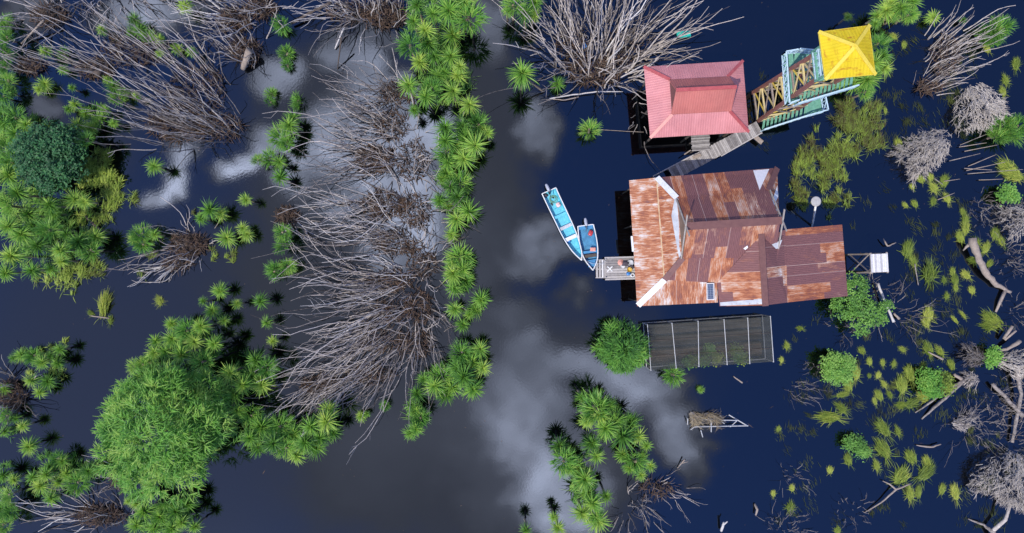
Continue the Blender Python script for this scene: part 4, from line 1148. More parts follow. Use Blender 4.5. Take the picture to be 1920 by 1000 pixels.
cluster('between the round bushy tree and the thicket', G7_, [(480, 676, 26), (502, 690, 22), (470, 706, 26), (455, 722, 24), (490, 722, 26), (445, 770, 22), (470, 778, 22), (430, 700, 24), (440, 740, 22), (420, 730, 24), (430, 800, 20), (415, 770, 22)], 2.4, 3.8)
cluster('in the clump below the central thicket', G7_, [(490, 800, 28), (525, 800, 26), (550, 815, 32), (512, 832, 28), (582, 800, 26), (612, 790, 28), (592, 840, 26), (556, 855, 22), (484, 840, 22), (468, 822, 22), (625, 812, 18), (615, 768, 22), (572, 830, 26), (600, 822, 22), (535, 840, 22)], 2.6, 4.2)
cluster('in the shade below the round bushy tree', G7_, [(270, 960, 28), (300, 970, 26), (330, 960, 26), (352, 945, 20), (290, 990, 24), (322, 990, 24), (256, 985, 22), (365, 988, 16), (255, 945, 18), (340, 980, 20), (310, 948, 20)], 1.8, 2.8)
cluster('at the tips of the central thicket', G7_, [(722, 761, 10), (676, 781, 13), (688, 776, 9)], .8, 1.2)
G8_ = 'pandanus plants in the lower corner'
cluster('in the grassy islet above the lower corner', G8_, [(40, 666, 16), (62, 668, 17), (78, 680, 18), (112, 655, 17), (108, 682, 17), (95, 668, 15), (58, 714, 21), (90, 716, 22), (74, 736, 16), (25, 672, 12)], 1.0, 1.9)
cluster('in the stick patch of the lower corner', G8_, [(10, 780, 18), (42, 800, 16), (54, 838, 22), (108, 860, 16), (93, 876, 18), (8, 730, 14), (8, 810, 14), (30, 785, 12)], 1.0, 2.0)
cluster('above the woven dead branches of the lower corner', G8_, [(75, 912, 24), (86, 890, 20), (146, 905, 24), (166, 884, 22), (117, 866, 18), (95, 936, 16), (125, 890, 18), (62, 895, 18), (180, 880, 16), (240, 940, 12), (110, 905, 18)], 1.2, 2.2)
cluster('at the edge of the lower corner', G8_, [(6, 892, 22), (5, 985, 20), (14, 930, 18), (20, 960, 16), (25, 900, 16), (8, 955, 20)], 1.2, 2.0, meshes=REED + PAND[:2])
G9_ = 'pandanus plants by the watchtower'
cluster('at the picture top above the yellow roof', G9_, [(1662, 20, 26), (1690, 15, 26), (1711, 4, 24), (1645, 30, 18), (1705, 28, 16), (1641, 45, 14), (1678, 32, 16), (1672, 5, 20), (1590, 32, 10)], 2.0, 3.0)
cluster('behind the yellow tower roof', G9_, [(1648, 82, 24), (1656, 105, 24), (1658, 128, 22), (1640, 118, 26), (1626, 150, 26), (1600, 160, 22), (1640, 142, 20), (1610, 130, 24), (1578, 160, 16), (1622, 172, 16)], 1.8, 2.8)
cluster('on a driftwood islet near the picture top', G9_, [(1750, 33, 18), (1806, 38, 10), (1715, 30, 12)], .7, 1.0, 'pale green pandanus')
cluster('beside the silvery driftwood root', G9_, [(1852, 62, 22), (1868, 55, 24), (1880, 50, 18), (1845, 72, 18), (1862, 74, 16)], .9, 1.3, meshes=REED, name='reed_clump', what='bright green reed clump', cat='reed clump')
cluster('behind the grey twiggy bushes', G9_, [(1880, 240, 24), (1900, 250, 24), (1872, 255, 20), (1910, 235, 22), (1893, 228, 16)], 1.0, 1.6, meshes=REED + PAND[:1], name='reed_clump', what='green reed clump', cat='reed clump')

# ---- big round bushy tree with bladed foliage, and one like it by the shade house
def blade_tree(cx, cy, rpx, hgt, n, label, name='bushy_tree', sq=1.0, blade_ln=.85, w=.10, seed=3, flat=.62, cat='tree', zc=None):
    r = random.Random(seed)
    zc = hgt * .55 if zc is None else zc
    c = P(cx, cy, zc); rad = rpx * (H - zc) / (H * PPM)
    root = empty(name, at_z(c, 0), label, cat)
    m = MB()
    lobes = [(Vector((0, 0, 0)), 1.0)]
    for k in range(11):
        a = k / 11 * 6.283 + r.uniform(-.2, .2); q = r.uniform(.45, .72)
        lobes.append((Vector((math.cos(a) * q, math.sin(a) * q * sq, r.uniform(-.15, .3))), r.uniform(.30, .46)))
    for i in range(n):
        lc, lr = lobes[0] if r.random() < .45 else lobes[r.randrange(1, len(lobes))]
        z = r.uniform(-.25, 1); a = r.uniform(0, 6.283); s_ = math.sqrt(max(0, 1 - z * z))
        d = Vector((math.cos(a) * s_, math.sin(a) * s_, z))
        f = r.uniform(.72, 1.0) if lr < 1 else r.uniform(.62, .86)
        p = lc + d * lr * f
        p = Vector((p.x * rad, p.y * rad * (sq if lr == 1 else 1), p.z * hgt * flat)) + Vector((0, 0, zc))
        big = mnoise.noise(p * .55)
        if big < -.18 and r.random() < .8: continue
        t0 = .42 + .6 * mnoise.noise(p * .8 + Vector((9, 3, 1)))
        # a tuft of arching blades
        az0 = math.atan2(d.y, d.x)
        for k in range(6):
            az = az0 + r.uniform(-1.3, 1.3)
            blade(m, p + Vector((r.uniform(-.15, .15), r.uniform(-.15, .15), 0)), az, R(r.uniform(5, 60)) * (1 if z > 0 else .4), blade_ln * r.uniform(.6, 1.2), w * .8 * r.uniform(.7, 1.3), R(r.uniform(40, 95)), 4, .35, max(0, min(1, t0 + r.uniform(-.2, .25))), r.uniform(-.5, .5))
    pc = parent_world(root)
    m.v = [(x + pc.x, y + pc.y, z_) for x, y, z_ in m.v]
    m.build('crown', M['reed_leaf'], root)
    m = MB()
    for k in range(5):
        a = k * 1.26 + r.uniform(-.3, .3); q = rad * .35
        m.tube([pc + Vector((0, 0, -.6)), pc + Vector((math.cos(a) * q * .25, math.sin(a) * q * .25, zc * .4)), pc + Vector((math.cos(a) * q, math.sin(a) * q, zc * .9))], [.16, .12, .05], 7, r.random())
    m.build('trunk', M['pandanus_trunk'], root)
blade_tree(308, 798, 121, 8.5, 2800, "large round bushy tree with bladed leaves, biggest green crown in the picture", sq=1.0, seed=5)
blade_tree(1164, 650, 46, 4.0, 640, "rounded bright green bladed bush at the end of the shade house", 'bushy_tree', 1.05, .75, .085, 8)

# ---- broadleaf trees and bushes
def leafy(name, items, label, cat, mat, leafsz=.22, n=2200, seed=1, ztop=3.0, trunk=True, open_=.3, zlow=None):
    """items: list of lobes (px, py, rpx) making up one crown"""
    r = random.Random(seed)
    zc = ztop * .6
    xs = sum(i[0] for i in items) / len(items); ys = sum(i[1] for i in items) / len(items)
    base = P(xs, ys, zc); root = empty(name, at_z(base, 0), label, cat)
    m = MB(); tot = sum(q[2] ** 2 for q in items)
    for (x, y, rp) in items:
        c = P(x, y, zc); rad = rp * (H - zc) / (H * PPM)
        cl = int(n * rp * rp / tot / 9) + 1
        for k in range(cl):
            z = r.uniform(-.3, 1); a = r.uniform(0, 6.283); s_ = math.sqrt(max(0, 1 - z * z)); f = r.uniform(.5, 1.0) * (1 + .28 * mnoise.noise(Vector((math.cos(a) * 2.2, math.sin(a) * 2.2, z * 2 + x))))
            p = c + Vector((math.cos(a) * s_ * rad * f, math.sin(a) * s_ * rad * f, z * ztop * .42 * f))
            if mnoise.noise(p * 1.1) < -open_: continue
            t0 = .5 + .35 * mnoise.noise(p * .9 + Vector((3, 8, 2)))
            for q in range(11):
                pp = p + Vector((r.gauss(0, .18), r.gauss(0, .18), r.gauss(0, .10)))
                az = r.uniform(0, 6.283); tl = r.uniform(-.5, .35); ls = leafsz * r.uniform(.7, 1.3)
                d = Vector((math.cos(az) * math.cos(tl), math.sin(az) * math.cos(tl), math.sin(tl))); s = Vector((-math.sin(az), math.cos(az), r.uniform(-.3, .3)))
                m.add([pp - d * ls * .5, pp - s * ls * .28, pp + d * ls * .5 + Vector((0, 0, -.03)), pp + s * ls * .28], [(0, 1, 2), (0, 2, 3)], max(0, min(1, t0 + r.uniform(-.2, .2))))
    m.build('crown', M[mat], root)
    m = MB(); pc = parent_world(root)
    for k, (x, y, rp) in enumerate(items[:7]):
        c = P(x, y, zc)
        m.tube([pc + Vector((r.uniform(-.1, .1), r.uniform(-.1, .1), -.5)), pc.lerp(c, .4) + Vector((0, 0, 0)), c], [.10, .07, .03], 6, r.random())
    m.build('trunk', M['pandanus_trunk'], root)
    return root
leafy('broadleaf_tree', [(95, 275, 46), (80, 300, 46), (118, 310, 44), (65, 275, 36), (125, 270, 34), (95, 330, 34), (70, 320, 30)], "dark blue-green broadleaf tree with a dense rounded crown at the picture edge", 'tree', 'dark_broad_leaf', .24, 9000, 2, 5.0, open_=.5)
leafy('broadleaf_bush', [(1592, 560, 32), (1612, 585, 30), (1640, 590, 24), (1578, 580, 20), (1615, 612, 18), (1605, 535, 22), (1598, 545, 20), (1655, 575, 14)], "sprawling bright green leafy bush beside the corner of the rusty house wing", 'bush', 'lime_leaf', .20, 4200, 4, 2.6, open_=.16)
leafy('broadleaf_bush', [(1570, 690, 30), (1562, 678, 20), (1580, 700, 20), (1556, 700, 14), (1588, 682, 14)], "round bright green bush standing in open water below the rusty house wing", 'bush', 'lime_leaf', .17, 3200, 6, 2.2, open_=.26)
leafy('broadleaf_bush', [(1745, 718, 24), (1738, 708, 16), (1750, 732, 16)], "mid green bush joined to a yellowing half, beside the long fallen poles", 'bush', 'broad_leaf', .20, 1700, 7, 1.8, open_=.26)
leafy('broadleaf_bush', [(1768, 715, 17), (1772, 725, 13)], "yellowing half-dry bush beside the mid green bush", 'bush', 'tussock_blade', .20, 900, 8, 1.6, open_=.4)
leafy('broadleaf_bush', [(1605, 838, 20), (1592, 830, 12), (1618, 845, 12)], "small low green bush among the combed tussocks", 'bush', 'lime_leaf', .17, 1300, 9, 1.2, open_=.22)
leafy('broadleaf_bush', [(1888, 362, 15), (1898, 368, 10), (1878, 370, 8)], "small lime green bush at the far edge of the pool", 'bush', 'lime_leaf', .24, 700, 10, 1.4, open_=.4)
leafy('broadleaf_bush', [(1862, 667, 16), (1856, 678, 10)], "small green bush between the brown mound and the silvery dead twigs", 'bush', 'broad_leaf', .2, 700, 11, 1.4, open_=.4)

# ---- combed tussocks of floating grass
def tussock_mesh(seed, n=120, comb=.7, dry=0.0):
    r = random.Random(seed); m = MB()
    for i in range(n):
        a = r.uniform(0, 6.283); q = math.sqrt(r.random())
        x, y = math.cos(a) * q * .62, math.sin(a) * q * .5
        az = r.gauss(0, .30) if r.random() < comb else a + r.uniform(-.6, .6)
        el = R(r.uniform(10, 48)) * (1 - .4 * q)
        blade(m, (x - .25, y, .02), az, el, r.uniform(.45, .95), .036 * r.uniform(.7, 1.3), R(r.uniform(15, 60)), 4, .3, max(0, min(1, r.uniform(.2, .85) + .2 * mnoise.noise(Vector((x * 2, y * 2, seed))))), r.uniform(-.3, .3))
    m.v = [(x, y, max(z, .015)) for x, y, z in m.v]
    return m
TUS = []
for k in range(6):
    o = tussock_mesh(60 + k, 150 + 15 * (k % 3), .80 + .03 * k).build('tussock', M['tussock_blade']); TUS.append(o.data); bpy.data.objects.remove(o)
n_t = [0]
def tussock(px, py, rpx, ang, label, group, hz=.8, asp=1.0):
    """ang: direction the blades trail, degrees anticlockwise from picture right"""
    o = bpy.data.objects.new('grass_tussock', TUS[n_t[0] % 6]); n_t[0] += 1
    COL.objects.link(o); rad = rpx / PPM
    o.location = P(px, py, 0); o.scale = (rad * 1.15, rad * 1.15 * asp, rad * hz); o.rotation_euler = (0, 0, R(ang + rnd.uniform(-10, 10)))
    return tag(o, label, 'grass tussock', group)
def tclump(where, group, items, what='combed grass tussock', hz=.75):
    its = sorted(items, key=lambda q: q[1] + q[0] * .01)
    n = len(its)
    for i, q in enumerate(its):
        x, y, r_, a = q[:4]
        size = 'small ' if r_ < 11 else ('broad ' if r_ > 21 else '')
        od = ORD[i] if i < n - 1 or n == 1 else 'lowest'
        tussock(x, y, r_, a, f"{size}{what} {where}" if n == 1 else f"{size}{what}, {od} {where}", group, hz, q[4] if len(q) > 4 else .8)
TG = 'grass tussocks in the far pool'
tclump('in the drift around the low bush', TG, [(1655, 842, 24, 120, .75), (1655, 802, 22, 115, .7), (1683, 808, 12, 110, .6), (1708, 858, 18, 110, .8), (1735, 886, 22, 60, .8), (1738, 865, 14, 120, .8), (1706, 925, 17, 100, .7), (1722, 922, 15, 95, .6), (1790, 922, 18, 95, .7), (1766, 918, 13, 80, .7), (1643, 872, 13, 110, .7), (1690, 893, 22, 60, 1), (1626, 845, 14, 120, .8), (1590, 862, 14, 120, .8)])
tclump('around the mid green bush', TG, [(1690, 722, 20, 110, .8), (1705, 700, 18, 100, .8), (1730, 690, 14, 80, .8), (1712, 755, 16, 20, .9), (1690, 760, 13, 190, .8), (1730, 745, 15, 150, .8), (1783, 685, 14, 100, .7), (1668, 740, 10, 120, .7), (1648, 742, 14, 120, .7), (1640, 752, 9, 100, .7), (1657, 720, 10, 120, .7), (1762, 660, 16, 120, .6), (1740, 655, 18, 110, .7)])
tclump('beside the round bright bush', TG, [(1553, 782, 26, 175, .6), (1577, 765, 16, 130, .7), (1590, 722, 16, 100, .8), (1580, 740, 14, 20, .6), (1605, 700, 16, 90, .7), (1616, 658, 10, 120, .9), (1630, 678, 9, 100, .9), (1655, 680, 8, 90, .9), (1676, 682, 8, 90, .9), (1692, 655, 9, 150, .8), (1647, 704, 8, 90, 1), (1630, 705, 6, 90, 1)])
tclump('beneath the long pale log', TG, [(1830, 455, 13, 110, .9), (1810, 428, 16, 100, .7), (1800, 445, 14, 120, .8), (1825, 488, 12, 180, .8), (1848, 465, 13, 80, .8), (1855, 495, 10, 60, .8), (1790, 525, 13, 110, .8), (1786, 510, 10, 100, .8), (1810, 515, 12, 140, .9), (1792, 540, 9, 100, .8), (1822, 545, 10, 110, .9), (1770, 525, 8, 100, 1), (1865, 440, 14, 90, .8), (1877, 452, 12, 110, .8)])
tclump('by the leafy bush and the tall platform', TG, [(1702, 468, 20, 95, .8), (1712, 490, 14, 100, .8), (1740, 590, 16, 95, .9), (1735, 605, 12, 120, .8), (1790, 600, 12, 120, .4), (1805, 590, 12, 125, .4), (1860, 600, 26, 160, .7), (1850, 612, 16, 170, .7), (1775, 555, 8, 90, 1), (1500, 616, 8, 170, .8)])
tclump('below the silvery fallen bush', TG, [(1727, 337, 10, 120, 1), (1745, 333, 9, 100, 1), (1750, 352, 13, 120, .9), (1750, 378, 10, 90, .9), (1775, 372, 12, 120, .8), (1710, 350, 7, 120, 1), (1697, 385, 8, 150, .8), (1715, 383, 10, 120, .8), (1770, 340, 14, 90, .9), (1810, 410, 14, 100, .7), (1805, 398, 10, 100, .7)])
tclump('by the upper edge of the far pool', TG, [(1685, 270, 12, 120, .8), (1675, 68, 10, 150, .8), (1695, 85, 9, 90, .8), (1890, 318, 28, 150, .8), (1900, 330, 20, 160, .8), (1850, 90, 12, 120, .8), (1905, 120, 14, 90, .8), (1885, 150, 12, 100, .8), (1880, 172, 11, 110, .8), (1660, 208, 8, 110, .6), (1590, 30, 9, 150, .9)])
tclump('in the shallow corner by the twig heaps', TG, [(1485, 915, 8, 100, 1), (1482, 950, 12, 90, 1), (1450, 925, 7, 90, 1), (1570, 995, 9, 90, 1), (1556, 882, 9, 90, 1), (1460, 805, 7, 80, 1), (1475, 648, 9, 100, .9), (1465, 675, 7, 100, .9)])
tclump('on the floating branch', 'grass tussocks in the dark pool', [(198, 572, 30, 85, .5), (172, 588, 9, 150, .8), (208, 600, 10, 80, .8), (300, 564, 11, 100, 1)], 'tall dry yellow-green grass tussock', 1.5)
tclump('standing alone beyond the tall platform', TG, [(1742, 510, 24, 95, .8)], 'tall dry yellow grass tussock', 1.5)

# ---- mats of floating grass: nobody could count the tufts
def grass_mat(items, label, mat='mat_grass', seed=1, dens=8.0, ln=.75, hz=1.0):
    """clumps of combed blades, thinning out towards the edge of the mat"""
    r = random.Random(seed); m = MB()
    for (x, y, rx, ry, ang) in items:
        for c in range(int(dens * rx * ry / 430)):
            a = r.uniform(0, 6.283); q = math.sqrt(r.random()) * 1.08
            p = P(x + math.cos(a) * q * rx, y + math.sin(a) * q * ry, 0)
            nn = mnoise.noise(p * .7) + .3 * mnoise.noise(p * 2.0)
            if nn < -.34 + .30 * max(0, q - .5): continue
            t0 = .50 + .35 * mnoise.noise(p * .4 + Vector((seed, 0, 0))) + r.uniform(-.20, .20)
            sw = R(ang) + .8 * mnoise.noise(p * .35 + Vector((0, seed, 5)))
            rad = r.uniform(.22, .46) * (1.15 - .5 * q); n = int(28 * (1.25 - .6 * q))
            for i in range(n):
                b = r.uniform(0, 6.283); w = r.random() ** .7
                az = sw + r.gauss(0, .32) if r.random() < .82 else b
                blade(m, (p.x + math.cos(b) * w * rad, p.y + math.sin(b) * w * rad, .02 + .25 * hz * (1 - w) * r.random()), az, R(r.uniform(15, 68)) * (1.1 - .6 * w), ln * r.uniform(.5, 1.15), .042 * r.uniform(.6, 1.4), R(r.uniform(30, 80)), 3, .3, max(0, min(1, t0 + r.uniform(-.25, .25))), r.uniform(-.4, .4))
    m.v = [(x, y, max(z, .015)) for x, y, z in m.v]
    return tag(m.build('floating_grass', M[mat], None), label, 'grass', None, 'stuff')
grass_mat([(1605, 225, 34, 28, 100), (1635, 235, 20, 38, 80), (1612, 262, 30, 26, 80), (1580, 235, 18, 30, 120), (1590, 205, 16, 20, 110), (1640, 270, 15, 20, 80), (1570, 285, 22, 18, 110), (1600, 290, 18, 14, 100),
           (1520, 290, 20, 28, 110), (1505, 320, 22, 26, 110), (1540, 320, 24, 24, 100), (1490, 350, 10, 22, 100), (1565, 325, 16, 20, 100), (1548, 350, 16, 14, 110), (1575, 345, 12, 16, 100), (1500, 385, 14, 16, 110), (1555, 395, 16, 18, 100), (1580, 375, 14, 16, 110), (1530, 260, 10, 14, 100), (1560, 310, 24, 18, 100), (1502, 372, 16, 14, 100)],
          "mat of yellow-green floating grass between the watchtower and the rusty house wing", 'mat_grass', 1, 15, .72)
grass_mat([(185, 300, 22, 26, 60), (200, 335, 22, 24, 60), (180, 350, 30, 24, 60), (215, 350, 16, 18, 40), (200, 380, 22, 18, 60), (224, 380, 12, 14, 60), (245, 373, 11, 10, 40), (180, 400, 22, 16, 80), (195, 412, 16, 14, 80), (170, 330, 20, 26, 60), (155, 410, 20, 14, 90), (190, 425, 18, 10, 80)],
          "mat of yellow-green floating grass at the water side of the broadleaf tree", 'mat_grass', 2, 15, .7)
grass_mat([(130, 500, 22, 22, 70), (160, 505, 20, 18, 60), (180, 515, 16, 16, 60), (125, 535, 18, 22, 70), (118, 565, 10, 16, 80), (150, 480, 20, 14, 70), (105, 520, 14, 14, 70), (85, 520, 20, 14, 80), (175, 490, 16, 12, 70)],
          "pale floating grass trailing below the dense green mass at the picture edge", 'mat_grass', 3, 13, .7)
grass_mat([(60, 240, 34, 30, 60), (30, 340, 50, 70, 60), (50, 430, 60, 70, 60), (100, 390, 50, 60, 60), (100, 470, 50, 30, 60), (20, 260, 30, 30, 60), (30, 215, 30, 14, 60), (150, 430, 26, 30, 60)],
          "dark green undergrowth beneath the dense mass of plants at the picture edge", 'reed_leaf', 4, 7.0, 1.0, 2.2)
grass_mat([(270, 460, 16, 14, 100), (282, 478, 12, 14, 80), (266, 518, 9, 9, 90), (420, 490, 22, 10, 80), (430, 470, 18, 10, 80), (405, 475, 12, 10, 80), (370, 405, 16, 8, 80), (310, 442, 14, 8, 80)],
          "fringe of floating grass around the small dead bush", 'mat_grass', 5, 9, .5)
grass_mat([(70, 672, 24, 14, 80), (98, 690, 16, 18, 80), (110, 650, 14, 18, 80), (45, 668, 12, 12, 80), (120, 705, 10, 10, 80), (65, 690, 14, 12, 80)],
          "floating grass of the islet above the lower corner", 'mat_grass', 6, 9, .55)
grass_mat([(300, 700, 40, 30, 70), (330, 650, 40, 40, 70), (380, 660, 36, 40, 70), (420, 730, 34, 50, 70), (470, 710, 40, 46, 70), (440, 800, 24, 24, 70)],
          "dark green undergrowth around the round bushy tree", 'reed_leaf', 7, 6, 1.0, 2.0)
grass_mat([(550, 815, 60, 34, 80), (600, 810, 40, 30, 80), (500, 815, 36, 26, 80), (560, 840, 40, 18, 80), (300, 975, 60, 26, 70)],
          "dark green undergrowth beneath the pandanus below the central thicket", 'reed_leaf', 8, 6, .9, 1.8)
grass_mat([(15, 900, 22, 30, 60), (10, 970, 22, 34, 60), (12, 120, 14, 80, 60), (10, 50, 12, 30, 80), (130, 880, 60, 24, 70), (180, 215, 30, 14, 80), (150, 240, 26, 14, 80), (100, 930, 30, 12, 70), (85, 865, 20, 14, 80), (30, 800, 20, 20, 80)],
          "low green growth on the swamp margin at the picture edge", 'reed_leaf', 9, 7, .6, 1.0)
grass_mat([(800, 60, 40, 60, 70), (820, 150, 46, 60, 70), (860, 140, 30, 50, 70), (865, 262, 36, 46, 70), (850, 350, 22, 50, 70), (862, 512, 18, 34, 70), (850, 715, 44, 36, 70), (880, 680, 20, 30, 70), (775, 785, 10, 24, 70), (1150, 795, 36, 34, 70), (1095, 910, 26, 50, 70), (1120, 830, 16, 24, 70), (1060, 855, 14, 24, 70)],
          "dark undergrowth at the foot of the pandanus along the channel", 'reed_leaf', 10, 5, 1.0, 2.2)

# faint drowned weeds in the far pool
r = random.Random(77); m = MB()
for i in range(330):
    px, py = r.uniform(1460, 1915), r.uniform(570, 995)
    if r.random() < .4: px, py = r.uniform(1640, 1830), r.uniform(60, 600)
    if r.random() < .12: px, py = r.gauss(1570, 60), r.gauss(300, 60)
    if mnoise.noise(Vector((px / 90, py / 90, 3))) < -.08: continue
    p = P(px, py); a0 = r.gauss(1.95, .35); sp = r.uniform(.12, .42); t0 = r.random() ** 1.6
    for k in range(r.randint(8, 34)):
        blade(m, (p.x + r.gauss(0, sp), p.y + r.gauss(0, sp), .012), a0 + r.gauss(0, .25), R(r.uniform(2, 16)), r.uniform(.25, .75), .026, R(r.uniform(0, 20)), 3, .15, max(0, min(1, t0 + r.uniform(-.2, .2))), 0)
m.v = [(x, y, max(z, .012)) for x, y, z in m.v]
tag(m.build('water_weeds', M['drowned_grass'], None), 'dark drowned weeds just breaking the surface of the far pool', 'weeds', None, 'stuff')

# drifting leaves, bark and seed flecks
r = random.Random(91); m = MB()
for i in range(700):
    px, py = r.uniform(5, 1915), r.uniform(5, 995)
    if mnoise.noise(Vector((px / 120, py / 120, 11))) < .02: continue
    p = P(px, py); p.z = .010; a0 = r.uniform(0, 6.28); l2 = r.uniform(.03, .10) if r.random() < .93 else r.uniform(.2, .4); w = r.uniform(.012, .03)
    d = Vector((math.cos(a0), math.sin(a0), 0)); q = Vector((-d.y, d.x, 0))
    m.add([p - d * l2, p - q * w, p + d * l2, p + q * w, p + Vector((0, 0, .012))], [(0, 1, 4), (1, 2, 4), (2, 3, 4), (3, 0, 4)], r.random())
tag(m.build('floating_debris', M['brown_litter'], None), 'scattered drifting leaves and bark flecks on the water', 'debris', None, 'stuff')

# ---- dead shrubs: many bare stems from a root mound
def stem(m, r, b, tip, r0, wig, fork=0, tint=.5, segs=7, sag=0.0, curl=0.0, r1f=.32):
    b, tip = Vector(b), Vector(tip); d = tip - b; ln = d.length
    sd2 = Vector((-d.y, d.x, 0)); sd2 = sd2.normalized() if sd2.length > 1e-4 else Vector((1, 0, 0))
    o1, o2 = r.gauss(0, wig), r.gauss(0, wig); ph = r.uniform(0, 6.28); cv = max(-1.3 * curl, min(1.3 * curl, r.gauss(0, curl)))
    pts = []; rad = []
    for i in range(segs + 1):
        u = i / segs
        q = b + d * u + sd2 * (math.sin(u * 3.14) * o1 + math.sin(u * 6.28) * o2 * .4 + cv * u * u) * ln
        q.z += math.sin(u * math.pi) * sag * ln + (r.gauss(0, .012) * ln if 0 < i < segs else 0)
        q.x += r.gauss(0, .010) * ln * u; q.y += r.gauss(0, .010) * ln * u
        pts.append(q); rad.append(r0 * (1 - (1 - r1f) * u))
    m.tube(pts, rad, 5, tint)
    for k in range(fork):
        i = r.randint(2, segs - 1); p = pts[i]; dd = (pts[min(i + 1, segs)] - pts[i - 1]).normalized()
        s3 = dd.cross(Vector((r.gauss(0, 1), r.gauss(0, 1), r.gauss(0, .6))))
        if s3.length < 1e-3: continue
        e = p + (dd * r.uniform(.5, 1) + s3.normalized() * r.uniform(.3, .75)) * ln * r.uniform(.10, .26)
        e.z = max(e.z, .05)
        mid2 = p.lerp(e, .5) + Vector((r.gauss(0, .05), r.gauss(0, .05), r.gauss(0, .05))) * ln * .3
        m.tube([p, mid2, e], [rad[i] * .8, rad[i] * .6, rad[i] * .35], 5, max(0, min(1, tint + r.uniform(-.15, .15))))
def dead_shrub(base, spread, n, lean, fan, zr, label, mat='dead_bark', seed=1, r0=(.032, .060), fork=2, wig=.085, group='dead shrubs standing in the swamp', name='dead_shrub', litter=110, curl=.08, dx=None, pale=0.0, tl=(.05, .95)):
    """base px; spread px (x, y) of the stem feet; lean px vector of the tips; fan px random tip scatter; zr metres"""
    r = random.Random(seed); bx, by = base
    root = empty(name, P(bx, by, 0), label, 'dead shrub', group)
    m = MB(); mp = MB()
    for i in range(int(n * (.85 if n > 40 else 1))):
        gx, gy = max(-1.1, min(1.1, r.gauss(0, .55))), max(-1.1, min(1.1, r.gauss(0, .55)))
        fx, fy = bx + gx * spread[0], by + gy * spread[1]
        z = r.uniform(*zr); s = r.uniform(.45, 1.15)
        q1, q2 = max(-.6, min(.6, r.gauss(0, .33))), max(-.6, min(.6, r.gauss(0, .33)))
        tx = fx + lean[0] * s + gx * fan * .8 + q1 * fan; ty = fy + lean[1] * s + gy * fan * .8 + q2 * fan
        b = P(fx, fy, -.25); t_ = P(tx, ty, 0); t_.z = z * s
        ispale = r.random() < pale
        stem(mp if ispale else m, r, b, t_, r.uniform(*r0) * (1.15 if ispale else 1), wig, r.choice((0, 0, fork, fork, fork + 1)) if fork else 0, r.uniform(*tl), 7, .05, curl)
    m.build('stems', M['dead_bark'] if mat is None else M[mat], root)
    if len(mp.v) > 200: tag(mp.build('bleached_stems', M['pale_deadwood'], root), 'bleached pale grey stems')
    # root mound of broken twigs and litter
    m = MB()
    for i in range(int(litter * 1.8)):
        a = r.uniform(0, 6.283); q = math.sqrt(r.random())
        p = P(bx + math.cos(a) * q * spread[0] * .8, by + math.sin(a) * q * spread[1] * .8, 0); p.z = r.uniform(.02, 1.3) * (1 - q * .7)
        an = r.uniform(0, 6.283); l2 = r.uniform(.2, .8)
        e = p + Vector((math.cos(an) * l2, math.sin(an) * l2, r.uniform(-.1, .22)))
        m.tube([p, p.lerp(e, .5) + Vector((0, 0, .05)), e], [.03, .026, .014], 4, r.random())
    if litter > 55: m.build('root_mound', M['brown_litter'], root)
    return root
DS = dead_shrub
# central thicket
DS((745, 175), (40, 30), 34, (-60, -10), 40, (2.5, 5), "sparse dead shrub with bleached tips at the upper end of the central thicket", seed=11, fork=1)
DS((735, 235), (42, 36), 52, (-95, -30), 50, (2.5, 5), "dead shrub leaning towards the reed clumps in the upper central thicket", seed=12)
DS((705, 300), (50, 34), 64, (-100, 5), 50, (2, 4.5), "dead brown shrub with a dense dark root mound in the upper central thicket", seed=13, litter=260)
DS((775, 300), (40, 50), 40, (10, 5), 50, (2.5, 5), "open dead shrub spreading towards the pandanus bank in the upper central thicket", seed=14, fork=2, wig=.08, curl=.12)
DS((720, 385), (56, 34), 54, (-90, 10), 60, (1.5, 4), "dead shrub with a criss-cross of bleached white stems in the central thicket", seed=15, pale=.45, litter=220)
DS((780, 395), (40, 44), 46, (10, 0), 54, (2, 4.5), "twisted dead shrub on the bank side of the bleached criss-cross stems", seed=16, fork=2, wig=.09, curl=.14, litter=150)
DS((740, 455), (56, 30), 58, (-110, -8), 60, (1.8, 4), "dead shrub with long bleached stems reaching over the thicket edge", seed=17, pale=.25, litter=160)
DS((735, 525), (50, 28), 74, (-130, 8), 50, (2, 4.5), "dead shrub with a comb of long stems reaching away from the channel", seed=18, pale=.22, litter=130)
DS((790, 490), (36, 40), 40, (10, 6), 50, (2, 4), "crooked dead shrub beside the oval pandanus clump", seed=19, fork=2, wig=.09, curl=.14)
DS((735, 585), (52, 30), 80, (-125, 40), 55, (2.2, 4.8), "dead shrub with the densest comb of grey stems in the lower central thicket", seed=20, pale=.10)
DS((785, 575), (36, 40), 36, (20, 36), 48, (2.2, 4.5), "forked dead shrub leaning towards the loose pandanus group", seed=21, fork=2, wig=.08, curl=.12)
DS((715, 640), (56, 30), 76, (-110, 62), 50, (2.2, 4.8), "dead shrub whose stems sweep down towards the round bushy tree", seed=22, pale=.08)
DS((780, 645), (46, 34), 46, (0, 64), 60, (2.2, 4.6), "dead shrub with forked stems pointing down the channel", seed=23, fork=2, wig=.07, curl=.10)
DS((690, 700), (60, 26), 64, (-90, 56), 50, (2.2, 4.6), "dead shrub at the lowest end of the central thicket, above a pandanus clump", seed=24)
DS((600, 720), (46, 20), 34, (-70, 34), 40, (1.2, 2.8), "low dead shrub at the lower corner of the central thicket", seed=25, litter=150)
DS((540, 405), (26, 20), 12, (70, 70), 30, (.8, 1.8), "dark stump with two long bleached poles at the thicket edge", seed=26, pale=.4, litter=120)
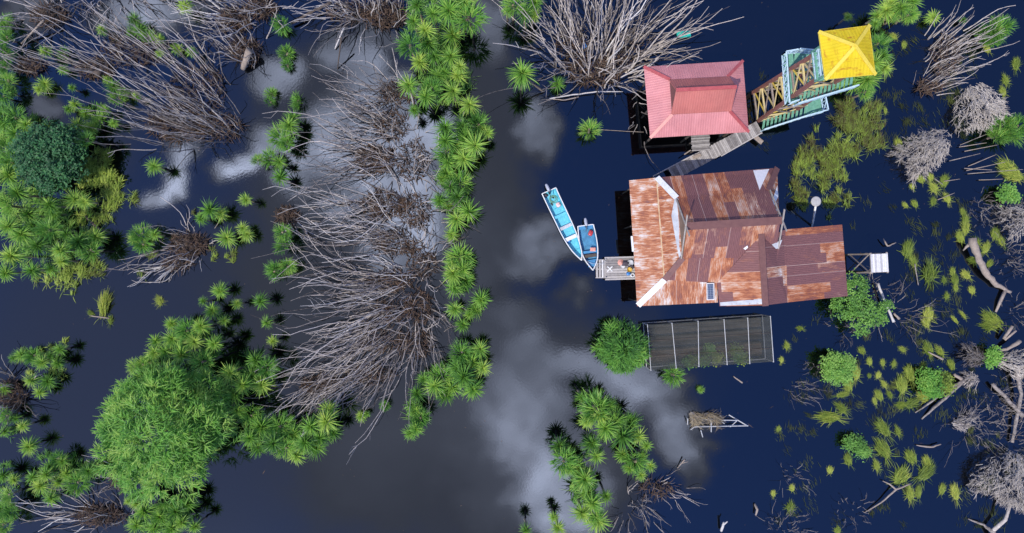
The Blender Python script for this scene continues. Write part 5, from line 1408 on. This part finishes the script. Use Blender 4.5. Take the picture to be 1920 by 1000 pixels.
# upper swamp thickets
DS((370, 170), (70, 60), 70, (-62, -46), 40, (3.5, 6.5), "dead stick thicket of the upper swamp, leaning away from the houses", seed=31, fork=1, wig=.05, litter=220, curl=.03)
DS((340, 235), (80, 40), 70, (-62, -30), 40, (3.5, 6.5), "dense brown stick thicket above the bright cloud reflection", seed=32, fork=1, wig=.05, litter=380, curl=.03)
DS((410, 240), (60, 36), 60, (-40, -24), 40, (4, 7), "dead stick thicket with a fan of dark reflections beside the cloud", seed=33, fork=1, wig=.04, litter=160, curl=.04)
DS((255, 95), (80, 36), 40, (-56, -34), 40, (3, 5.5), "thin dead stick thicket at the top of the upper swamp", seed=34, fork=1, wig=.05, litter=180)
DS((185, 130), (46, 24), 30, (-60, -30), 30, (3, 5), "dead stick thicket with a dark stump among the small reed tufts", seed=35, fork=0, wig=.04, litter=160)
DS((95, 30), (44, 26), 34, (-30, -14), 60, (2, 4.5), "dead bush of crossing sticks in the upper corner of the picture", seed=36, fork=2, litter=160)
DS((60, 125), (34, 18), 24, (-60, -26), 24, (2.5, 4.5), "thin row of dead sticks by the swamp margin", seed=37, fork=1, wig=.05, litter=90)
DS((175, 5), (30, 12), 20, (-2, 46), 30, (1.0, 2.2), "drooping bundle of long dead stems hanging from the picture top", seed=38, fork=2, litter=30)
DS((245, 0), (50, 12), 26, (20, 18), 50, (1.5, 3.5), "sparse dead branches above the pale cloud reflection at the picture top", seed=39, fork=2, litter=40)
DS((440, 40), (40, 30), 44, (-60, -12), 60, (2, 4.2), "dead shrub with bleached curving stems at the picture top", seed=40, pale=.45, litter=180)
DS((460, 95), (36, 30), 36, (-40, -26), 50, (2.5, 5), "broken dead shrub with a pale stump below the bleached curving stems", seed=41, litter=200, pale=.1)
DS((490, 15), (40, 24), 36, (-20, -10), 70, (2, 4), "tangled dead shrub at the picture top beside the black log", seed=42, litter=160, pale=.2)
DS((720, 30), (54, 30), 90, (0, -30), 60, (3.5, 6.5), "brown tangled dead shrub between the black log and the pandanus bank", seed=43, litter=300, fork=1)
DS((650, 25), (50, 24), 36, (-60, 10), 50, (1, 3), "dead shrub of bleached bent stems beside the black log", seed=44, pale=.5, litter=80)
# small dead bushes
DS((355, 460), (44, 28), 44, (-34, 6), 56, (1, 2.6), "small dead bush ringed by green tufts", seed=45, litter=220, fork=1)
DS((335, 495), (34, 14), 22, (-50, 16), 30, (.6, 1.6), "low fan of bleached sticks below the small dead bush", seed=46, pale=.6, litter=60)
DS((190, 965), (60, 24), 52, (-50, -10), 70, (.8, 2.4), "woven dead branches in the lower corner, crossing like a basket", seed=47, pale=.35, litter=220, fork=1)
DS((25, 740), (34, 34), 40, (-10, -6), 50, (2, 4.5), "dark stick patch at the edge above the lower corner", seed=48, litter=200, fork=1)
DS((230, 900), (30, 20), 18, (-30, -6), 36, (1, 2.5), "few dead twigs between the round bushy tree and the woven branches", seed=49, litter=60)
DS((1115, 135), (66, 34), 96, (0, -70), 120, (3.5, 6.5), "huge grey fan of dead branches above the channel beside the pink-roofed hut", seed=50, fork=2, wig=.06, r0=(.045, .08), litter=260, pale=.06)
DS((1075, 95), (44, 50), 64, (-40, -40), 80, (3, 6), "dead branches on the channel side of the huge grey fan", seed=51, fork=1, wig=.06, litter=120)
DS((1170, 95), (50, 50), 70, (60, -46), 70, (3, 6), "dead branches reaching towards the teal crate", seed=52, fork=1, wig=.05, litter=120)
DS((1120, 50), (80, 30), 60, (0, -60), 90, (4, 6.5), "upper dead branches of the fan cut by the picture top", seed=58, fork=1, wig=.05, litter=40)
DS((1195, 205), (14, 50), 14, (-2, 20), 30, (.3, 1.2), "few brown sticks under the eave of the pink-roofed hut", seed=53, litter=40, fork=0)
DS((1190, 950), (34, 26), 30, (8, 16), 40, (.8, 2.2), "drowned dead shrub beside the lowest pandanus row", seed=54, fork=2, litter=30, tl=(.1, .6))
DS((1230, 915), (44, 20), 30, (10, 4), 30, (.6, 1.6), "fallen dead shrub with a mesh of thin twigs below the shade house", seed=55, fork=2, r0=(.02, .04), litter=60)
DS((1770, 105), (36, 50), 80, (36, -22), 22, (2, 4), "dead stick thicket along a fallen trunk in the far pool", seed=56, fork=1, wig=.05, litter=160, tl=(.3, .9))
DS((1740, 165), (30, 14), 30, (30, -16), 22, (1, 2.6), "low end of the fallen stick thicket in the far pool", seed=57, fork=0, wig=.04, litter=80)
for k, (bx, by, sp, n, lx, ly, lab) in enumerate(((1480, 890, 24, 22, 0, 0, "sunken grey twig bush near the white frame corner of the pool"), (1470, 990, 32, 44, 4, -10, "dark twig heap cut by the bottom of the picture"), (1595, 960, 28, 22, 0, 0, "loose starry twigs beside the forked branch"), (1490, 730, 20, 26, 20, 6, "low dead twig heap in open water by the round bright bush"),
        (1530, 690, 16, 30, -8, 4, "brown dead twigs on the side of the round bright bush"), (1690, 585, 44, 70, 10, 0, "grey thicket of fine dead twigs by the leafy bush"), (1640, 545, 26, 40, 0, 0, "dark haze of fine twigs below the tall platform"), (1585, 620, 26, 44, -4, 0, "dark twigs at the foot of the sprawling leafy bush"), (1830, 800, 40, 56, 10, 6, "dark dead scrub at the far edge below the long poles"), (1880, 770, 30, 30, 10, 0, "dead scrub beside the long fallen poles"),
        (1890, 470, 30, 50, 4, 0, "tangle of thin grey branches beyond the long pale log"), (1905, 500, 24, 40, 0, 0, "brown sticks at the root of the long pale log"), (1900, 400, 26, 60, 0, 0, "silver grey twigs at the far edge of the pool"),
        (1860, 745, 34, 40, 6, 4, "brown tangle of twigs under the fallen trunk at the far edge"), (1880, 830, 40, 60, 0, -6, "dark tangled scrub behind the big pale grey bush"), (1905, 585, 26, 34, 4, 0, "dark twigs beside the end of the long pale log"), (1900, 720, 26, 40, 0, 0, "grey twigs around the standing dead trunk"), (1840, 380, 30, 34, 6, 4, "brown scrub between the pole fan and the lime green bush"), (1850, 410, 24, 24, 0, 0, "dark twig patch below the lime green bush"))):
    DS((bx, by), (sp, sp * .7), n, (lx, ly), sp * .75, (.4, 1.5), lab, seed=70 + k, r0=(.014, .030), fork=3, wig=.10, curl=.15, litter=50, group='dead twig heaps in the far pool', mat='twig_grey', tl=(0, .5))

# ---- silvery dead bushes: thousands of fine twigs
def twig_bush(cx, cy, rx, ry, hgt, n, ang, label, seed, mat='twig_grey', tl=(.45, 1.0)):
    r = random.Random(seed); root = empty('dead_bush', P(cx, cy, 0), label, 'dead bush', 'silvery dead bushes')
    m = MB(); d0 = Vector((math.cos(R(ang)), math.sin(R(ang)), 0)); s0 = Vector((-d0.y, d0.x, 0)); c = P(cx, cy, 0)
    start = c - d0 * rx / PPM * .9
    for i in range(int(n * .62)):
        a = r.uniform(-1, 1); u = r.random() ** .7
        wdt = ry / PPM * (.35 + .65 * math.sin(min(1, u * 1.15) * math.pi * .62))
        p = start + d0 * (u * 1.85 * rx / PPM) + s0 * a * wdt
        zt = hgt * math.sqrt(max(.05, 1 - a * a)) * (.5 + .5 * math.sin(u * 3.1)) * r.uniform(.5, 1.05); p.z = zt
        if mnoise.noise(p * 1.3) < -.22: continue
        dirv = (d0 * r.uniform(.3, 1) + s0 * (a * .5 + r.gauss(0, .5)) + Vector((0, 0, r.gauss(.15, .35)))).normalized()
        l2 = r.uniform(.25, .75) * (1.7 if r.random() < .08 else 1); e = p + dirv * l2
        rr = r.uniform(.012, .024); t = r.uniform(*tl)
        mid2 = p.lerp(e, .5) + Vector((r.gauss(0, .04), r.gauss(0, .04), r.gauss(0, .04)))
        m.tube([p, mid2, e], [rr, rr * .8, rr * .5], 3, t, 0, False)
        for k in range(2):
            q = p.lerp(e, r.uniform(.3, .9)); f = q + (dirv + Vector((r.gauss(0, .7), r.gauss(0, .7), r.gauss(0, .5)))).normalized() * l2 * .5
            m.tube([q, f], [rr * .7, rr * .4], 3, t, 0, False)
    m.build('twigs', M[mat], root)
    m = MB()
    for k in range(14):
        a = r.uniform(-.9, .9); e = c + d0 * rx / PPM * r.uniform(.2, .8) + s0 * a * ry / PPM; e.z = hgt * r.uniform(.4, .9)
        stem(m, r, start + Vector((0, 0, -.2)), e, .05, .05, 1, r.uniform(.4, .9))
    m.build('branches', M['twig_grey'], root)
twig_bush(1733, 282, 56, 34, 2.0, 1500, 215, "silvery dead bush fallen sideways, combed like a broom, in the far pool", 81)
twig_bush(1823, 200, 44, 42, 2.6, 1500, -80, "silvery dead bush with drooping tangled twigs above the combed one", 82)
twig_bush(1892, 890, 50, 70, 3.6, 2200, 250, "big pale grey dead bush at the lower far corner with a shaggy crown", 83, 'twig_grey', (.3, .9))
twig_bush(1888, 680, 34, 24, 1.6, 500, -10, "silvery dead twigs spraying from the small green bush by the brown mound", 84, 'twig_grey', (.5, 1))
twig_bush(1905, 410, 30, 30, 2.0, 500, 200, "pale dead twigs at the far edge beside the lime green bush", 85)
twig_bush(1818, 668, 26, 18, 1.3, 420, 160, "brown mound of drooping dead twigs beside the small green bush", 86, 'dead_bark', (.0, .45))
twig_bush(1820, 710, 16, 10, .8, 160, 180, "pale lichen-grey twig cluster on the fallen poles", 87)
twig_bush(1300, 780, 12, 12, .8, 200, -50, "dry straw-coloured bush tangled in the end of the white pipe frame", 88, 'dry_blade', (.4, 1.0))
twig_bush(1330, 781, 13, 10, 1.0, 220, -40, "dry tan bush on the white pipe frame, next to the straw-coloured one", 89, 'dry_blade', (.2, .8))
twig_bush(1800, 790, 22, 14, .9, 300, 20, "thin scrubby dead bush with curled leaves near the big pale bush", 90, 'dead_bark', (.2, .8))

# ---- logs, poles and fallen trunks
def log(pts, radii, label, mat='log_wood', knots=0, cat='log', name='log', seed=1, branches=()):
    r = random.Random(seed); path = [P(*q) for q in pts]
    # refine
    fine = []; fr = []
    for i in range(len(path) - 1):
        for k in range(4):
            u = k / 4; q = path[i].lerp(path[i + 1], u); q += Vector((r.gauss(0, .03), r.gauss(0, .03), r.gauss(0, .02))) * (radii[i] * 4)
            fine.append(q); fr.append((radii[i] * (1 - u) + radii[i + 1] * u) * .85 * r.uniform(.88, 1.12))
    fine.append(path[-1]); fr.append(radii[-1])
    m = MB(); m.tube(fine, fr, 9, .3 if mat == 'dead_bark' else .55)
    o = m.build(name, M[mat], None, True, origin=path[0]); tag(o, label, cat)
    for bp, br in branches:
        q = MB(); q.tube([P(*x) for x in bp], br, 7, .7); q.build('branch', M[mat], o, True)
    return o
log([(1822, 448, .9), (1833, 480, .8), (1848, 512, .6), (1868, 534, .4), (1895, 548, .25)], [.42, .36, .34, .26, .14], "long pale bent log lying across the far pool", branches=(([(1822, 455, .7), (1812, 463, .4), (1806, 470, .05)], [.2, .12, .06]), ([(1885, 545, .3), (1876, 565, .3), (1867, 585, .1)], [.16, .14, .10])))
log([(1646, 532, .5), (1660, 568, .55), (1676, 604, .6)], [.13, .13, .14], "pale straight dead pole lying over the twigs by the leafy bush", 'pale_deadwood')
log([(1676, 588, .4), (1686, 598, .3)], [.10, .13], "short broken pale branch at the end of the straight pole", 'log_wood')
log([(1812, 708, .3), (1780, 740, .35), (1752, 764, .3), (1728, 786, .05)], [.20, .18, .14, .07], "long brown fallen pole reaching into the pool below the mid green bush", 'dead_bark')
log([(1808, 712, .5), (1775, 732, .4), (1740, 758, .3), (1716, 774, .05)], [.13, .12, .10, .05], "thinner fallen pole behind the mid green bush", 'dead_bark')
log([(1788, 702, .45), (1803, 711, .5)], [.16, .18], "short cut log end beside the fallen poles", 'log_wood')
log([(1740, 660, .2), (1768, 674, .4)], [.06, .12], "pale fallen branch among tussocks above the mid green bush", 'log_wood')
log([(1898, 612, .9), (1882, 636, .5)], [.17, .13], "upright pale broken stump above the brown mound", 'log_wood', branches=(([(1905, 620, .8), (1884, 638, .5)], [.11, .09]),))
log([(1912, 640, .9), (1895, 652, .8), (1868, 660, .5)], [.22, .18, .14], "thick broken trunk with a frayed end above the brown mound", 'log_wood')
log([(1905, 690, .6), (1915, 740, .6), (1905, 790, .4), (1898, 830, .3)], [.2, .2, .18, .14], "grey standing dead trunk at the far edge of the picture", 'dead_bark')
log([(1860, 720, .4), (1885, 745, .4), (1918, 780, .5)], [.18, .22, .24], "dark fallen trunk at the far edge below the silvery twigs", 'dead_bark')
log([(1718, 835, .15), (1745, 839, .25), (1764, 833, .3)], [.05, .12, .06], "pale driftwood branch above the streaming tufts", 'log_wood')
log([(1620, 962, .05), (1652, 943, .3), (1680, 918, .5), (1708, 907, .4)], [.04, .08, .11, .06], "long thin forked branch reaching from the twig nest", 'log_wood', branches=(([(1680, 918, .5), (1668, 908, .45), (1655, 902, .3)], [.09, .07, .04]),))
log([(1815, 973, .1), (1845, 985, .5), (1862, 998, .7), (1870, 1015, .7)], [.06, .14, .24, .26], "forked dark dead trunk at the bottom edge of the picture", 'dead_bark', branches=(([(1862, 995, .7), (1885, 975, .9), (1895, 945, 1.0)], [.18, .16, .12]),))
log([(545, 45, .5), (590, 20, .7), (620, 5, .8)], [.13, .16, .18], "long blackened log at the picture top", 'dark_timber')
log([(628, 92, .15), (645, 52, .9)], [.07, .09], "bleached dead pole leaning below the black log", 'pale_deadwood')
log([(640, 70, 2.5), (633, 130, .0)], [.09, .05], "dark bare pole standing in the cloud reflection", 'dark_timber')
log([(40, 82, .2), (82, 38, 1.4)], [.08, .10], "pale leaning stick in the upper corner of the picture", 'log_wood')
log([(455, 130, .4), (468, 95, 1.6)], [.28, .36], "broken hollow tree stump by the stick thicket", 'log_wood')
log([(205, 120, .2), (180, 140, 1.0)], [.22, .34], "short dark tree stump among the stick thicket", 'dark_timber')
log([(160, 405, .2), (185, 430, .2), (210, 436, .1)], [.12, .16, .12], "dark fallen log at the edge of the dense mass", 'dark_timber')
log([(1020, 172, .1), (1002, 160, 2.2), (985, 145, 4.8)], [.12, .10, .09], "leaning palm-like trunk below the tall lone pandanus", 'pandanus_trunk')
log([(1030, 185, .3), (1075, 178, .4), (1120, 172, .5), (1168, 172, .5)], [.05, .08, .07, .04], "long bleached branch lying along the foot of the grey fan", 'pale_deadwood')
log([(1085, 182, .4), (1060, 188, .3), (1036, 186, .1)], [.06, .06, .05], "curved pale branch at the foot of the grey fan", 'log_wood')
log([(1163, 146, .7), (1207, 122, 1.0)], [.07, .06], "pale pole lying against the corner of the pink-roofed hut", 'pale_deadwood')
log([(1120, 243, .05), (1165, 246, .1), (1207, 248, .3)], [.025, .03, .03], "thin stick floating beside the pink-roofed hut", 'log_wood')
log([(1375, 706, .1), (1392, 718, .15)], [.05, .09], "small pale stick floating below the shade house", 'log_wood')
log([(1352, 996, .3), (1358, 980, .9)], [.14, .12], "pale forked stump at the bottom edge", 'pale_deadwood', branches=(([(1357, 984, .8), (1364, 978, 1.0)], [.08, .06]),))
log([(1415, 945, .1), (1420, 956, .4), (1417, 966, .3)], [.10, .14, .08], "dark stump with a pale rim in open water", 'log_wood')
log([(1270, 878, .1), (1284, 862, .5)], [.05, .07], "pale forked twig at the end of the fallen mesh of twigs", 'log_wood', branches=(([(1278, 869, .3), (1290, 866, .4)], [.04, .03]),))
log([(168, 592, .08), (205, 597, .15)], [.06, .07], "pale plank-like branch under the tall dry tussock", 'log_wood')
log([(1656, 448, .5), (1664, 462, .4), (1680, 455, .2)], [.05, .10, .05], "twisted pale driftwood above the square platform", 'log_wood')
log([(1715, 495, .1), (1722, 535, .1)], [.07, .04], "dark drowned branch below the brown tussock", 'dead_bark')
log([(1795, 82, .3), (1870, 80, .4)], [.03, .07], "thin pale pole reaching to the pale driftwood", 'pale_deadwood')
log([(1862, 82, .4), (1878, 74, .3), (1886, 70, .1)], [.16, .10, .05], "silvery driftwood root below the bright reed clumps", 'pale_deadwood')
fan = [((1800, 272, .2), (1855, 250, .9)), ((1798, 276, .2), (1850, 268, .8)), ((1808, 284, .2), (1870, 272, .9)), ((1780, 302, .2), (1838, 288, .7)), ((1815, 312, .2), (1868, 290, .9)), ((1812, 320, .2), (1885, 304, 1.0)), ((1814, 326, .2), (1918, 318, 1.1)), ((1808, 316, .2), (1860, 319, .8)), ((1835, 338, .2), (1880, 336, .7)), ((1752, 335, .2), (1768, 346, .3)), ((1758, 375, .2), (1790, 362, .4)), ((1770, 340, .2), (1800, 336, .3))]
for k, (a, b) in enumerate(fan):
    log([a, b], [.05, .028], ["grey bare pole, %s in the fan of poles beyond the silvery bush" % ORD[k]][0], 'dead_bark' if k % 3 == 0 else 'log_wood', cat='pole', name='dead_pole', seed=k)
# plants growing inside the shade house
r = random.Random(5)
for k, (x, y, rp) in enumerate(((1322, 668, 8), (1330, 655, 6), (1300, 676, 6), (1290, 679, 5), (1345, 672, 6), (1385, 670, 7), (1395, 672, 5), (1320, 676, 5), (1380, 658, 6))):
    leafy('seedling', [(x, y, rp * 1.5)], "yellow-green potted seedling, %s along the outer bench of the shade house" % ORD[k] if False else ["lush yellow-green seedling under the third pipe rib", "pale seedling behind the lush one", "seedling left of the lush one by the base rail", "tiny seedling nearest the bladed bush on the outer bench", "seedling just past the lush one", "bright seedling by the fourth pipe rib", "tiny seedling beside the fourth pipe rib", "low seedling in front of the lush one", "dull seedling between the fourth and fifth ribs"][k], 'seedling', 'lime_leaf' if k % 2 else 'tussock_blade', .18, 260, 200 + k, .9, open_=.9)['group'] = 'seedlings in the shade house'
